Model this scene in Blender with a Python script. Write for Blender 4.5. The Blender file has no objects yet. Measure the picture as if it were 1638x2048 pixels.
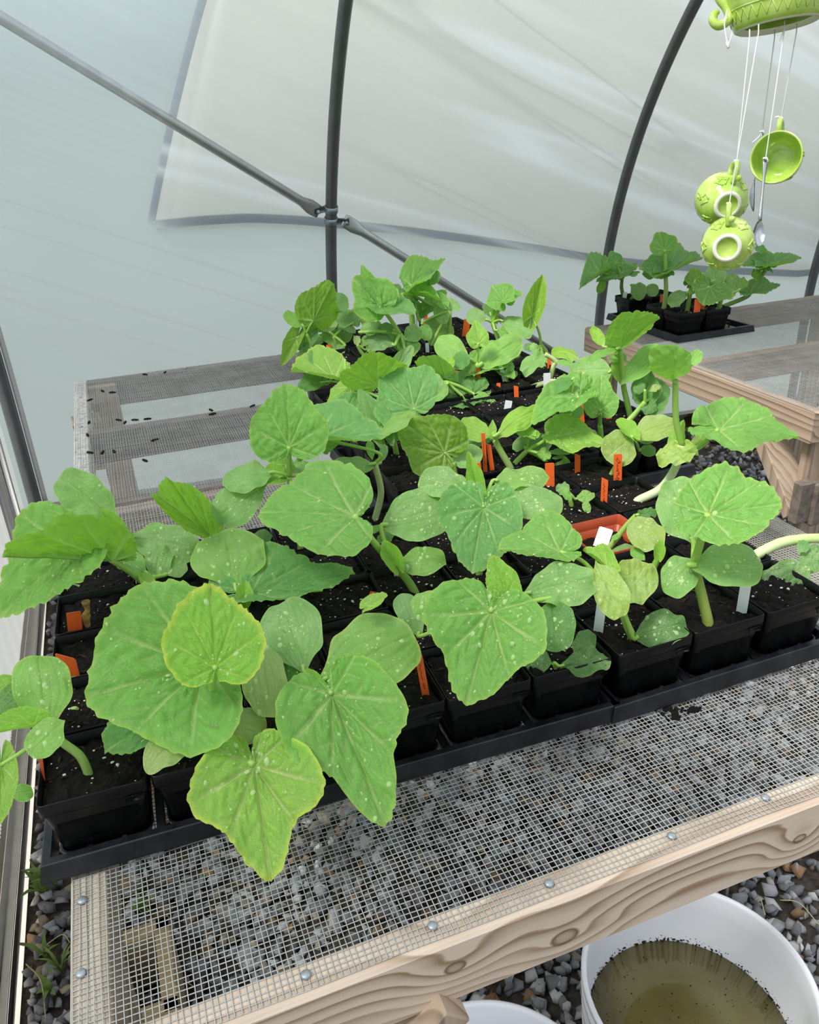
SKY = [(0.0, (.36, .37, .34)), (.42, (.38, .42, .39)), (.53, (.25, .30, .285)), (.64, (.44, .51, .58)), (.75, (.70, .77, .88)), (1.0, (.70, .75, .82))]
SKYS = 1.0; SUND = (.62, .16, -1); SUNE = 2.7; EXPO = 0.56
import bpy, bmesh, math, random
import numpy as np
from mathutils import Vector, Matrix
S = bpy.context.scene
COL = S.collection
rng = np.random.default_rng(7)
random.seed(7)
PI = math.pi
BZ = 0.75                      # height of the bench tops above the gravel

# ------------------------------------------------------------------ camera
YAW, PITCH, ROLL, FPX, EYE = math.radians(19.58), math.radians(25.96), math.radians(2.67), 1596.0, BZ + 0.723
_f = np.array([math.sin(YAW)*math.cos(PITCH), math.cos(YAW)*math.cos(PITCH), -math.sin(PITCH)])
_r = np.array([math.cos(YAW), -math.sin(YAW), 0.0])
_d = np.cross(_f, _r)
_c, _s = math.cos(ROLL), math.sin(ROLL)
CAMM = np.stack([_c*_r + _s*_d, -_s*_r + _c*_d, _f], 1)
EYEP = np.array([0.0, 0.0, EYE])
HD = np.array([math.sin(YAW), math.cos(YAW), 0.0])
cam = bpy.data.cameras.new('camera')
camo = bpy.data.objects.new('camera', cam)
COL.objects.link(camo)
camo.matrix_world = Matrix(((CAMM[0,0], -CAMM[0,1], -CAMM[0,2], 0), (CAMM[1,0], -CAMM[1,1], -CAMM[1,2], 0),
                            (CAMM[2,0], -CAMM[2,1], -CAMM[2,2], EYE), (0, 0, 0, 1)))
cam.sensor_fit = 'AUTO'; cam.sensor_width = 36.0; cam.lens = FPX/2048*36; cam.clip_start = 0.02; cam.clip_end = 200
S.camera = camo

def ray(p):
    d = CAMM @ np.array([p[0]-819.0, p[1]-1024.0, FPX]); return d/np.linalg.norm(d)
def atz(p, z):                 # point seen at p on the horizontal plane z
    d = ray(p); return EYEP + d*((z-EYE)/d[2])
def atx(p, x):
    d = ray(p); return EYEP + d*(x/d[0])
def aty(p, y):
    d = ray(p); return EYEP + d*(y/d[1])
def atD(p, D):                 # point seen at p at horizontal distance D along the heading
    d = ray(p); return EYEP + d*(D/(d @ HD))
def atplane(p, q, n):
    d = ray(p); return EYEP + d*(((q-EYEP) @ n)/(d @ n))
def mpp(p):                    # metres per photo pixel at point p
    return ((p-EYEP) @ CAMM[:,2])/FPX
def unit(v): return v/np.linalg.norm(v)

# ------------------------------------------------------------------ objects
def tag(o, label=None, cat=None, group=None, kind=None):
    if label: o['label'] = label
    if cat: o['category'] = cat
    if group: o['group'] = group
    if kind: o['kind'] = kind
    return o
def empty(name, loc, label=None, cat=None, group=None):
    o = bpy.data.objects.new(name, None); COL.objects.link(o)
    o.empty_display_size = 0.03
    o.location = Vector(loc); return tag(o, label, cat, group)
def meshdata(name, V, F, mats, smooth=True, mi=None, off=(0,0,0)):
    me = bpy.data.meshes.new(name)
    V = np.asarray(V, float) - np.asarray(off, float)
    me.from_pydata(V.tolist(), [], F if isinstance(F, list) else F.tolist())
    for m in (mats if isinstance(mats, (list, tuple)) else [mats]): me.materials.append(m)
    if smooth: me.polygons.foreach_set('use_smooth', [True]*len(me.polygons))
    if mi is not None: me.polygons.foreach_set('material_index', mi)
    me.update(); return me
def link(name, me, parent=None, loc=None):
    o = bpy.data.objects.new(name, me); COL.objects.link(o)
    if parent: o.parent = parent
    if loc is not None: o.location = Vector(loc)
    return o
def obj(name, V, F, mats, parent=None, smooth=True, mi=None):
    if parent is None:
        c = np.asarray(V, float).mean(0)
        return link(name, meshdata(name, V, F, mats, smooth, mi, c), None, c)
    return link(name, meshdata(name, V, F, mats, smooth, mi, parent.matrix_basis.translation if parent.parent is None else parent.parent.location), parent)
class MB:
    def __init__(s): s.V = []; s.F = []; s.n = 0; s.mi = []; s.c = []
    def add(s, V, F, mi=0):
        V = np.asarray(V, float)
        s.V.append(V); s.F += [tuple(int(i)+s.n for i in f) for f in F]; s.mi += [mi]*len(F); s.n += len(V)
    def box(s, c, size, R=None, mi=0, bev=0.0):
        h = np.asarray(size, float)/2
        b = min(bev, h.min()*.9)
        if b > 0:
            V = []; idx = {}
            for sx in (-1,1):
                for sy in (-1,1):
                    for sz in (-1,1):
                        for a in range(3):
                            p = np.array([sx,sy,sz])*h
                            q = p - np.array([sx,sy,sz])*b
                            q[a] = p[a]; idx[(sx,sy,sz,a)] = len(V); V.append(q)
            F = []
            for a in range(3):
                u, w = (a+1)%3, (a+2)%3
                for sg in (-1,1):
                    q = []
                    for su, sw in ((-1,-1),(1,-1),(1,1),(-1,1)):
                        k = [0,0,0]; k[a] = sg; k[u] = su; k[w] = sw
                        q.append(idx[(*k, a)])
                    F.append(q if sg > 0 else q[::-1])
            for a in range(3):
                u, w = (a+1)%3, (a+2)%3
                for su in (-1,1):
                    for sw in (-1,1):
                        k0 = [0,0,0]; k0[u] = su; k0[w] = sw; k1 = list(k0); k0[a] = -1; k1[a] = 1
                        q = [idx[(*k0,u)], idx[(*k1,u)], idx[(*k1,w)], idx[(*k0,w)]]
                        F.append(q if su*sw > 0 else q[::-1])
            for sx in (-1,1):
                for sy in (-1,1):
                    for sz in (-1,1):
                        q = [idx[(sx,sy,sz,a)] for a in range(3)]
                        F.append(q if sx*sy*sz > 0 else q[::-1])
            V = np.array(V)
        else:
            V = np.array([[x,y,z] for x in (-1,1) for y in (-1,1) for z in (-1,1)])*h
            F = [(0,1,3,2),(4,6,7,5),(0,4,5,1),(2,3,7,6),(0,2,6,4),(1,5,7,3)]
        if R is not None: V = V @ np.asarray(R).T
        s.add(V+np.asarray(c, float), F, mi)
    def beam(s, a, b, w, h, up=(0,0,1), mi=0, bev=0.002):
        a = np.asarray(a, float); b = np.asarray(b, float)
        x = unit(b-a); y = np.cross(np.asarray(up, float), x)
        if np.linalg.norm(y) < 1e-6: y = np.cross((0,1.,0), x)
        y = unit(y); z = np.cross(x, y)
        s.box((a+b)/2, (np.linalg.norm(b-a), w, h), np.stack([x,y,z],1), mi, bev)
    def tube(s, pts, r, n=8, cap=True, mi=0, sq=None):
        P = np.asarray(pts, float); k = len(P)
        r = np.broadcast_to(np.asarray(r, float), (k,))
        T = np.gradient(P, axis=0); T /= np.linalg.norm(T, axis=1)[:,None]+1e-12
        ref = np.array([0,0,1.]) if abs(T[0][2]) < .9 else np.array([1.,0,0])
        A = unit(np.cross(T[0], ref)); V = []
        for i in range(k):
            A = unit(A - T[i]*(A @ T[i])); Bv = np.cross(T[i], A)
            for j in range(n):
                t = 2*PI*j/n + (PI/4 if n == 4 else 0)
                V.append(P[i] + r[i]*(math.cos(t)*A + math.sin(t)*Bv))
        F = [(i*n+j, i*n+(j+1)%n, (i+1)*n+(j+1)%n, (i+1)*n+j) for i in range(k-1) for j in range(n)]
        if cap: F += [tuple(range(n))[::-1], tuple((k-1)*n+j for j in range(n))]
        s.add(V, F, mi)
    def lathe(s, prof, n=32, M=None, o=(0,0,0), mi=0, seg=None):
        P = np.asarray(prof, float); k = len(P); V = []
        for (r, z) in P:
            for j in range(n):
                t = 2*PI*j/n; V.append((r*math.cos(t), r*math.sin(t), z))
        V = np.array(V)
        if M is not None: V = V @ np.asarray(M).T
        F = [(i*n+j, i*n+(j+1)%n, (i+1)*n+(j+1)%n, (i+1)*n+j) for i in range(k-1) for j in range(n)]
        if seg is None: s.add(V+np.asarray(o), F, mi)
        else:
            s.add(V+np.asarray(o), F, mi)
            for i in range(k-1): s.mi[len(s.mi)-len(F)+i*n:len(s.mi)-len(F)+(i+1)*n] = [seg[i]]*n
    def build(s, name, mats, parent=None, smooth=True):
        return obj(name, np.concatenate(s.V), s.F, mats, parent, smooth, s.mi)
    def data(s, name, mats, smooth=True):
        return meshdata(name, np.concatenate(s.V), s.F, mats, smooth, s.mi)
def catmull(pts, n=8):
    P = np.asarray(pts, float)
    if len(P) < 3:
        return np.array([P[0]+(P[-1]-P[0])*t for t in np.linspace(0,1,n+1)])
    Q = np.vstack([2*P[0]-P[1], P, 2*P[-1]-P[-2]]); out = []
    for i in range(1, len(Q)-2):
        for t in np.linspace(0, 1, n, endpoint=False):
            a,b,c,d = Q[i-1],Q[i],Q[i+1],Q[i+2]
            out.append(.5*((2*b)+(-a+c)*t+(2*a-5*b+4*c-d)*t*t+(-a+3*b-3*c+d)*t**3))
    out.append(P[-1]); return np.array(out)
def axes(z, x=(1,0,0)):
    z = unit(np.asarray(z, float)); x = np.asarray(x, float); x = unit(x - z*(x@z)); return np.stack([x, np.cross(z,x), z], 1)

# ------------------------------------------------------------------ materials
def srgb(r, g, b, a=1.0):
    f = lambda c: (c/255/12.92) if c/255 <= .04045 else ((c/255+.055)/1.055)**2.4
    return (f(r), f(g), f(b), a)
class N:
    def __init__(s, name):
        s.m = bpy.data.materials.new(name); s.m.use_nodes = True; s.t = s.m.node_tree
        s.b = s.t.nodes['Principled BSDF']; s.out = s.t.nodes['Material Output']
    def n(s, typ, **kw):
        nd = s.t.nodes.new('ShaderNode'+typ)
        for k, v in kw.items():
            if k.startswith('i_'):
                key = k[2:]; key = int(key) if key.isdigit() else key.replace('_', ' ')
                s.set(nd, key, v)
            else: setattr(nd, k, v)
        return nd
    def set(s, nd, key, v):
        if isinstance(v, bpy.types.NodeSocket): s.t.links.new(v, nd.inputs[key])
        else: nd.inputs[key].default_value = v
    def link(s, a, b): s.t.links.new(a, b)
    def coord(s, out='Object', scale=None, rot=None):
        tc = s.n('TexCoord').outputs[out]
        if scale is None and rot is None: return tc
        mp = s.n('Mapping', i_Vector=tc)
        if scale is not None: mp.inputs['Scale'].default_value = scale
        if rot is not None: mp.inputs['Rotation'].default_value = rot
        return mp.outputs[0]
    def noise(s, vec, scale, detail=4, rough=.5, dist=0, out=0):
        nd = s.n('TexNoise', i_Vector=vec, i_Scale=scale, i_Detail=detail, i_Roughness=rough, i_Distortion=dist); return nd.outputs[out]
    def voro(s, vec, scale, feature='F1', rnd=1.0, out=0):
        nd = s.n('TexVoronoi', feature=feature, i_Vector=vec, i_Scale=scale, i_Randomness=rnd); return nd.outputs[out]
    def ramp(s, fac, stops, interp='LINEAR'):
        nd = s.n('ValToRGB', i_Fac=fac); r = nd.color_ramp; r.interpolation = interp
        while len(r.elements) < len(stops): r.elements.new(.5)
        for e, (p, c) in zip(r.elements, stops):
            e.position = p; e.color = c if len(c) == 4 else (*c, 1)
        return nd.outputs[0]
    def math(s, op, a, b=None, c=None, clamp=False):
        nd = s.n('Math', operation=op, use_clamp=clamp); s.set(nd, 0, a)
        if b is not None: s.set(nd, 1, b)
        if c is not None: s.set(nd, 2, c)
        return nd.outputs[0]
    def mix(s, fac, a, b, blend='MIX'):
        nd = s.n('Mix', data_type='RGBA', blend_type=blend)
        s.set(nd, 0, fac); s.set(nd, 6, a); s.set(nd, 7, b); return nd.outputs[2]
    def bump(s, h, strength=.3, dist=.005):
        nd = s.n('Bump', i_Height=h, i_Strength=strength, i_Distance=dist)
        s.link(nd.outputs[0], s.b.inputs['Normal']); return nd.outputs[0]
    def P(s, **kw):
        for k, v in kw.items(): s.set(s.b, k.replace('_', ' '), v)
        return s
def g(v): return (v, v, v, 1)

# leaves: pigment comes from the mesh's colour attribute (veins, margin), alpha = pale mottling
def leaf_material():
    k = N('leaf'); at = k.n('Attribute', attribute_name='pig')
    oc = k.coord()
    ns = k.noise(oc, 90, 4, .6)
    net = k.ramp(k.voro(k.mix(.06, oc, k.noise(oc, 60, 3, .6, out=1)), 170, 'DISTANCE_TO_EDGE'), [(0, g(1)), (.09, g(.6)), (.22, g(0))])
    spot = k.ramp(k.noise(oc, 160, 5, .7), [(.5, g(0)), (.66, g(1))])
    big = k.ramp(k.noise(oc, 28, 2), [(.38, g(.15)), (.62, g(1))])
    mm = k.math('MULTIPLY', k.math('MULTIPLY', k.math('MAXIMUM', net, k.math('MULTIPLY', spot, .7)), big), at.outputs['Alpha'], clamp=True)
    c = k.mix(k.math('MULTIPLY', k.ramp(k.noise(oc, 34, 3, .6), [(.38, g(0)), (.68, g(1))]), .28), at.outputs['Color'], k.mix(1, at.outputs['Color'], srgb(190, 214, 190), 'MULTIPLY'))
    c = k.mix(k.math('MULTIPLY', ns, .16), c, srgb(92, 152, 66))
    fine = k.ramp(k.voro(k.mix(.04, oc, k.noise(oc, 80, 2, .6, out=1)), 330, 'DISTANCE_TO_EDGE'), [(0, g(1)), (.12, g(0))])
    c = k.mix(k.math('MULTIPLY', fine, .16), c, srgb(190, 220, 130))
    c = k.mix(k.math('MULTIPLY', mm, .62), c, srgb(206, 226, 168))
    back = k.n('NewGeometry').outputs['Backfacing']
    c2 = k.mix(k.math('MULTIPLY', back, .45), c, srgb(158, 208, 84))
    k.P(Base_Color=c2, Roughness=.36, Specular_IOR_Level=.5)
    h = k.math('ADD', k.math('SUBTRACT', k.noise(oc, 420, 3, .6), k.math('MULTIPLY', fine, .5)), k.math('MULTIPLY', k.noise(oc, 120, 3), 2.6))
    bp = k.bump(h, .5, .0018)
    tr = k.n('BsdfTranslucent'); k.set(tr, 'Color', k.mix(.55, c2, srgb(160, 232, 54))); k.link(bp, tr.inputs['Normal'])
    ms = k.n('MixShader', i_Fac=.40); k.link(k.b.outputs[0], ms.inputs[1]); k.link(tr.outputs[0], ms.inputs[2])
    k.link(ms.outputs[0], k.out.inputs[0]); return k.m
def simple(name, col, rough=.5, spec=.4, metal=0., var=0., vs=40., bump=0., bs=200., dark=None):
    k = N(name)
    if var > 0:
        nz = k.noise(k.coord(), vs, 5, .6)
        k.P(Base_Color=k.mix(k.math('MULTIPLY', k.ramp(nz, [(.35, g(0)), (.7, g(1))]), var), col, dark or tuple(c*.4 for c in col[:3])+(1,)))
    else: k.P(Base_Color=col)
    k.P(Roughness=rough, Specular_IOR_Level=spec, Metallic=metal)
    if bump > 0: k.bump(k.noise(k.coord(), bs, 3), bump, .002)
    return k.m
def wood_material(name, light, dark, axis=0, freq=46., knots=(), grey=None, greyf=.0, dust=.0, stretch=.05, dist=.09):
    # pine: growth-ring lines along `axis`, optional knots at (along, across) in the board's own metres
    k = N(name); oc = k.coord()
    sc = [1, 1, 1]; sc[axis] = stretch
    st = k.n('Mapping', i_Vector=oc); st.inputs['Scale'].default_value = sc
    v = st.outputs[0]
    sep = k.n('SeparateXYZ', i_Vector=oc)
    across = k.math('ADD', sep.outputs[0 if axis == 2 else 2], k.math('MULTIPLY', sep.outputs[1 if axis == 2 else (axis+1) % 2], .75))
    warp = k.math('SUBTRACT', k.noise(v, 9, 3, .5), .5)
    line = k.math('MULTIPLY', k.math('ADD', across, k.math('MULTIPLY', warp, dist)), freq)
    for (ka, kz, ks) in knots:
        dx = k.math('MULTIPLY', k.math('SUBTRACT', sep.outputs[axis], ka), .62)
        dz = k.math('SUBTRACT', sep.outputs[2], kz)
        d2 = k.math('ADD', k.math('MULTIPLY', dx, dx), k.math('MULTIPLY', dz, dz))
        inf = k.math('POWER', 2.718, k.math('MULTIPLY', d2, -1.0/(ks*ks)))
        line = k.math('ADD', line, k.math('MULTIPLY', inf, 2.6))
    fr = k.math('FRACT', line)
    w = k.ramp(fr, [(0, g(.0)), (.25, g(.05)), (.62, g(.42)), (.86, g(.95)), (.93, g(.8)), (1, g(0))])
    w = k.math('MULTIPLY', w, k.ramp(k.noise(v, 22, 3), [(.3, g(.5)), (.6, g(1))]))
    fine = k.noise(v, 260, 4, .7)
    c = k.mix(w, light, dark)
    c = k.mix(k.math('MULTIPLY', fine, .22), c, dark)
    for (ka, kz, ks) in knots:
        dx = k.math('MULTIPLY', k.math('SUBTRACT', sep.outputs[axis], ka), .66)
        dz = k.math('SUBTRACT', sep.outputs[2], kz)
        d = k.math('SQRT', k.math('ADD', k.math('MULTIPLY', dx, dx), k.math('MULTIPLY', dz, dz)))
        rk = ks*.24
        c = k.mix(k.ramp(k.math('DIVIDE', d, rk*1.6), [(.0, g(.35)), (.3, g(.45)), (.52, g(.95)), (.66, g(0))]), c, tuple(x*.55 for x in dark[:3])+(1,))
    if grey: c = k.mix(k.math('MULTIPLY', k.ramp(k.noise(oc, 7, 4, .6), [(.3, g(.4)), (.7, g(1))]), greyf), c, grey)
    if dust: c = k.mix(k.math('MULTIPLY', k.ramp(k.noise(oc, 60, 5, .7), [(.45, g(0)), (.7, g(1))]), dust), c, srgb(70, 62, 55))
    k.P(Base_Color=c, Roughness=.7, Specular_IOR_Level=.2)
    k.bump(k.math('ADD', w, k.math('MULTIPLY', fine, .6)), .25, .0015)
    return k.m
M = {}
M['leaf'] = leaf_material()
def stem_material():
    k = N('stem'); at = k.n('Attribute', attribute_name='pig')
    c = k.mix(k.math('MULTIPLY', k.noise(k.coord(), 120, 3), .3), at.outputs['Color'], srgb(120, 160, 70))
    k.P(Base_Color=c, Roughness=.45, Specular_IOR_Level=.4, Subsurface_Weight=.1, Subsurface_Radius=(.004, .006, .002))
    return k.m
M['stem'] = stem_material()
def drop_material():
    k = N('water_drop'); k.P(Base_Color=srgb(206, 230, 160), Roughness=.04, Specular_IOR_Level=.6)
    tp = k.n('BsdfTransparent'); ms = k.n('MixShader', i_Fac=.5); k.link(tp.outputs[0], ms.inputs[1]); k.link(k.b.outputs[0], ms.inputs[2]); k.link(ms.outputs[0], k.out.inputs[0]); return k.m
M['drop'] = drop_material()
def pot_material():
    k = N('black_pot_plastic'); oc = k.coord()
    dust = k.ramp(k.noise(oc, 55, 6, .7), [(.5, g(0)), (.75, g(1))])
    k.P(Base_Color=k.mix(k.math('MULTIPLY', dust, .14), srgb(6, 7, 8), srgb(50, 44, 38)), Roughness=k.ramp(k.noise(oc, 30, 3), [(.3, g(.28)), (.7, g(.5))]), Specular_IOR_Level=.24)
    k.bump(k.noise(oc, 300, 2), .08, .001); return k.m
M['pot'] = pot_material()
M['tray'] = simple('tray_plastic', srgb(12, 14, 19), .36, .42, var=.24, vs=30, dark=srgb(74, 76, 84))
M['terracotta'] = simple('terracotta_plastic', srgb(176, 74, 40), .4, .45, var=.35, vs=40, dark=srgb(120, 48, 28))
def soil_material():
    k = N('potting_soil'); oc = k.coord()
    c = k.ramp(k.noise(oc, 260, 6, .7), [(.34, srgb(6, 5, 4)), (.56, srgb(22, 16, 13)), (.78, srgb(54, 42, 34))])
    k.P(Base_Color=c, Roughness=.85, Specular_IOR_Level=.25); k.bump(k.noise(oc, 330, 5, .7), .9, .004); return k.m
M['soil'] = soil_material()
M['perlite'] = simple('perlite', srgb(226, 222, 210), .8, .2, var=.3, vs=300, dark=srgb(170, 150, 120))
M['bark'] = simple('bark_bit', srgb(52, 36, 26), .85, .2, var=.5, vs=200)
M['orange'] = simple('orange_label_plastic', srgb(246, 108, 48), .42, .4, var=.2, vs=60, dark=srgb(214, 76, 26))
M['white_label'] = simple('white_label_plastic', srgb(236, 236, 238), .4, .4, var=.15, vs=60, dark=srgb(190, 190, 190))
M['ink'] = simple('black_ink', srgb(34, 18, 12), .6, .2)
M['wire'] = simple('galvanised_wire', srgb(206, 206, 202), .42, .5, metal=.3, var=.5, vs=14, dark=srgb(140, 136, 130))
M['zinc'] = simple('zinc', srgb(176, 182, 186), .45, .5, metal=.6, var=.5, vs=300, dark=srgb(120, 126, 132))
M['tube'] = simple('galvanised_tube', srgb(112, 114, 114), .36, .5, metal=.5, var=.4, vs=16, dark=srgb(84, 88, 88))
M['brace'] = simple('bright_galvanised_tube', srgb(188, 190, 190), .34, .5, metal=.75, var=.4, vs=16, dark=srgb(140, 144, 144))
M['clamp'] = simple('clamp_steel', srgb(150, 158, 166), .4, .5, metal=.7)
W_FRONT = wood_material('pale_pine_front', srgb(224, 204, 184), srgb(150, 120, 92), 0, 40, knots=((-.295, BZ-.037, .036), (-.169, BZ-.058, .05), (.145, BZ-.05, .03)), stretch=.09, dist=.13)
W_TOP = wood_material('weathered_pine_y', srgb(214, 196, 172), srgb(150, 122, 96), 1, 80, grey=srgb(206, 200, 192), greyf=.35, dust=.3)
W_GREY = wood_material('grey_pine_x', srgb(128, 114, 104), srgb(78, 66, 58), 0, 60, grey=srgb(128, 120, 114), greyf=.4, dust=.35)
W_GREYY = wood_material('grey_pine_y', srgb(236, 230, 224), srgb(170, 158, 148), 1, 80, grey=srgb(238, 234, 230), greyf=.6, dust=.75)
W_RAILY = wood_material('brown_pine_y', srgb(206, 178, 152), srgb(112, 82, 62), 1, 54, grey=srgb(176, 164, 152), greyf=.25, stretch=.06)
W_RAILX = wood_material('brown_pine_x', srgb(180, 150, 120), srgb(110, 82, 60), 0, 60, grey=srgb(150, 142, 134), greyf=.4)
W_POST = wood_material('pine_post', srgb(192, 168, 142), srgb(128, 102, 80), 2, 42, grey=srgb(164, 156, 148), greyf=.3)
W_SILL = wood_material('treated_baseboard', srgb(186, 150, 104), srgb(116, 84, 54), 0, 60, grey=srgb(150, 132, 110), greyf=.2)
W_END = simple('end_grain', srgb(132, 120, 110), .8, .1, var=.7, vs=50, dark=srgb(80, 72, 66), bump=.4)
M['greenglaze'] = None
def glaze_material():
    k = N('green_glaze'); oc = k.coord()
    nz = k.noise(oc, 30, 3, .6)
    k.P(Base_Color=k.ramp(nz, [(.3, srgb(150, 184, 62)), (.55, srgb(180, 206, 92)), (.75, srgb(216, 230, 156))]), Roughness=.12, Specular_IOR_Level=.55, Coat_Weight=.4, Coat_Roughness=.05); return k.m
M['greenglaze'] = glaze_material()
M['bisque'] = simple('unglazed_rim', srgb(232, 226, 212), .7, .2)
M['string'] = simple('white_string', srgb(240, 240, 236), .7, .2)
M['spoon'] = simple('spoon_steel', srgb(190, 190, 190), .18, .6, metal=1.0)
M['bucket'] = simple('white_bucket_plastic', srgb(236, 236, 240), .35, .4, var=.08, vs=12, dark=srgb(200, 200, 206))
def water_material():
    k = N('murky_water'); oc = k.coord()
    k.P(Base_Color=k.ramp(k.noise(oc, 9, 3), [(.3, srgb(92, 84, 44)), (.7, srgb(116, 108, 66))]), Roughness=.12, Specular_IOR_Level=.5); return k.m
M['water'] = water_material()
M['debris'] = simple('dark_debris', srgb(40, 32, 26), .85, .2, var=.5, vs=300)
def stone_material():
    k = N('gravel_stone'); at = k.n('Attribute', attribute_name='pig'); oc = k.coord()
    c = k.mix(k.math('MULTIPLY', k.noise(oc, 130, 5, .7), .55), at.outputs['Color'], k.mix(.5, at.outputs['Color'], srgb(70, 68, 68)))
    k.P(Base_Color=c, Roughness=.85, Specular_IOR_Level=.2); k.bump(k.noise(oc, 240, 5, .7), .6, .003); return k.m
M['stone'] = stone_material()
M['dirt'] = simple('gravel_bed', srgb(96, 88, 80), .95, .1, var=.9, vs=60, bump=.8, bs=80, dark=srgb(44, 38, 34))
M['grass'] = simple('grass_green', srgb(104, 140, 66), .55, .3, var=.5, vs=60, dark=srgb(150, 150, 80))
M['straw'] = simple('dry_straw', srgb(196, 182, 140), .7, .2)
M['concrete'] = simple('tan_concrete', srgb(182, 160, 122), .9, .1, var=.6, vs=60, bump=.6, bs=200, dark=srgb(120, 98, 70))
M['panel'] = simple('grey_panel', srgb(206, 204, 200), .45, .3, var=.25, vs=8, dark=srgb(180, 178, 174))
M['sill'] = simple('cream_sill', srgb(236, 230, 220), .5, .3, var=.4, vs=30, dark=srgb(196, 184, 166))

def rib_material():
    k = N('ribbed_panel'); tl = k.n('BsdfTranslucent', i_Color=srgb(226, 224, 220)); k.P(Base_Color=srgb(236, 234, 230), Roughness=.4)
    ms = k.n('MixShader', i_Fac=.6); k.link(k.b.outputs[0], ms.inputs[1]); k.link(tl.outputs[0], ms.inputs[2]); k.link(ms.outputs[0], k.out.inputs[0]); return k.m
M['panelrib'] = rib_material()
# ------------------------------------------------------------------ greenhouse shell
RAD, CYY, CZZ = 1.95, 1.17, BZ - .20
def arcpt(x, a, off=0.0):      # a = angle above horizontal on the hoop circle; below 0 the wall is vertical
    r = RAD + off
    if a < 0: return np.array([x, CYY + r, CZZ + a*RAD])
    return np.array([x, CYY + r*math.cos(a), CZZ + r*math.sin(a)])
def onarc(p, off=0.0):         # where the sight line p meets the cover
    d = ray(p); best = None
    for t in np.linspace(1.2, 6, 4000):
        q = EYEP + d*t
        if q[2] < CZZ: y = CYY+RAD+off
        else: y = CYY + math.sqrt(max(0, (RAD+off)**2-(q[2]-CZZ)**2))
        if q[1] >= y: return q
    return q
AB = -(CZZ)/RAD
def film_material():
    k = N('greenhouse_film'); oc = k.coord()
    # fold whitening: long stretched creases running down to the right, a few sharper than the rest
    mp = k.n('Mapping', i_Vector=oc); mp.inputs['Rotation'].default_value = (0, math.radians(-24), 0); 
    m2 = k.n('Mapping', i_Vector=mp.outputs[0]); m2.inputs['Scale'].default_value = (.17, .3, 5.4)
    cre = k.ramp(k.noise(m2.outputs[0], 1.3, 1.2, .5, .08), [(.56, g(0)), (.615, g(.3)), (.64, g(1)), (.65, g(.15)), (.74, g(0))])
    m3 = k.n('Mapping', i_Vector=mp.outputs[0]); m3.inputs['Scale'].default_value = (.9, .6, 16)
    soft = k.noise(m3.outputs[0], 1.5, 4, .6)
    cloud = k.noise(oc, 2.2, 3)
    speck = k.ramp(k.voro(oc, 9), [(0, g(1)), (.035, g(0))])
    haze = k.math('ADD', .52, k.math('ADD', k.math('MULTIPLY', cre, .0), k.math('MULTIPLY', k.math('SUBTRACT', soft, .5), .22)))
    haze = k.math('ADD', haze, k.math('ADD', k.math('MULTIPLY', k.math('SUBTRACT', cloud, .5), .14), k.math('MULTIPLY', speck, .3)), clamp=True)
    tl = k.n('BsdfTranslucent', i_Color=srgb(198, 208, 207)); df = k.n('BsdfDiffuse', i_Color=srgb(200, 210, 210)); tp = k.n('BsdfTransparent', i_Color=srgb(240, 244, 243))
    a = k.n('MixShader', i_Fac=.22); k.link(tl.outputs[0], a.inputs[1]); k.link(df.outputs[0], a.inputs[2])
    b = k.n('MixShader', i_Fac=haze); k.link(tp.outputs[0], b.inputs[1]); k.link(a.outputs[0], b.inputs[2])
    gl = k.n('BsdfGlossy', i_Color=(1,1,1,1), i_Roughness=.16)
    bp = k.n('Bump', i_Strength=.2, i_Distance=.02, i_Height=k.math('ADD', cre, soft)); k.link(bp.outputs[0], gl.inputs['Normal'])
    fr = k.n('LayerWeight', i_Blend=.12)
    c = k.n('MixShader', i_Fac=k.math('MULTIPLY', fr.outputs['Fresnel'], .35)); k.link(b.outputs[0], c.inputs[1]); k.link(gl.outputs[0], c.inputs[2])
    wd = k.n('BsdfDiffuse', i_Color=srgb(250, 250, 248)); cc = k.n('MixShader', i_Fac=k.math('MULTIPLY', cre, .30)); k.link(c.outputs[0], cc.inputs[1]); k.link(wd.outputs[0], cc.inputs[2])
    k.link(cc.outputs[0], k.out.inputs[0]); return k.m
M['film'] = film_material()
def cloth_material(name, col, t):
    k = N(name); oc = k.coord()
    wv = k.math('ADD', k.noise(k.coord('Object', (1.2, 1, 120)), 8, 3), k.noise(k.coord('Object', (90, 1, 1.2)), 8, 3))
    c = k.mix(k.math('MULTIPLY', k.ramp(wv, [(.7, g(0)), (1.3, g(1))]), .16), col, tuple(x*.8 for x in col[:3])+(1,))
    mp = k.n('Mapping', i_Vector=oc); mp.inputs['Rotation'].default_value = (0, math.radians(-17), 0); m2 = k.n('Mapping', i_Vector=mp.outputs[0]); m2.inputs['Scale'].default_value = (.16, .3, 4.4)
    st = k.ramp(k.noise(m2.outputs[0], 1.5, 1.5, .5), [(.52, g(0)), (.60, g(1)), (.64, g(.2)), (.74, g(0))])
    c = k.mix(k.math('MULTIPLY', st, .8), k.mix(1, c, g(.92), 'MULTIPLY'), g(1))
    tl = k.n('BsdfTranslucent', i_Color=c); df = k.n('BsdfDiffuse', i_Color=c)
    a = k.n('MixShader', i_Fac=1-t); k.link(tl.outputs[0], a.inputs[1]); k.link(df.outputs[0], a.inputs[2])
    k.link(a.outputs[0], k.out.inputs[0]); return k.m
M['cloth'] = cloth_material('shade_cloth', srgb(248, 242, 232), .80)
M['hem'] = cloth_material('shade_cloth_hem', srgb(150, 156, 168), .6)

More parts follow.
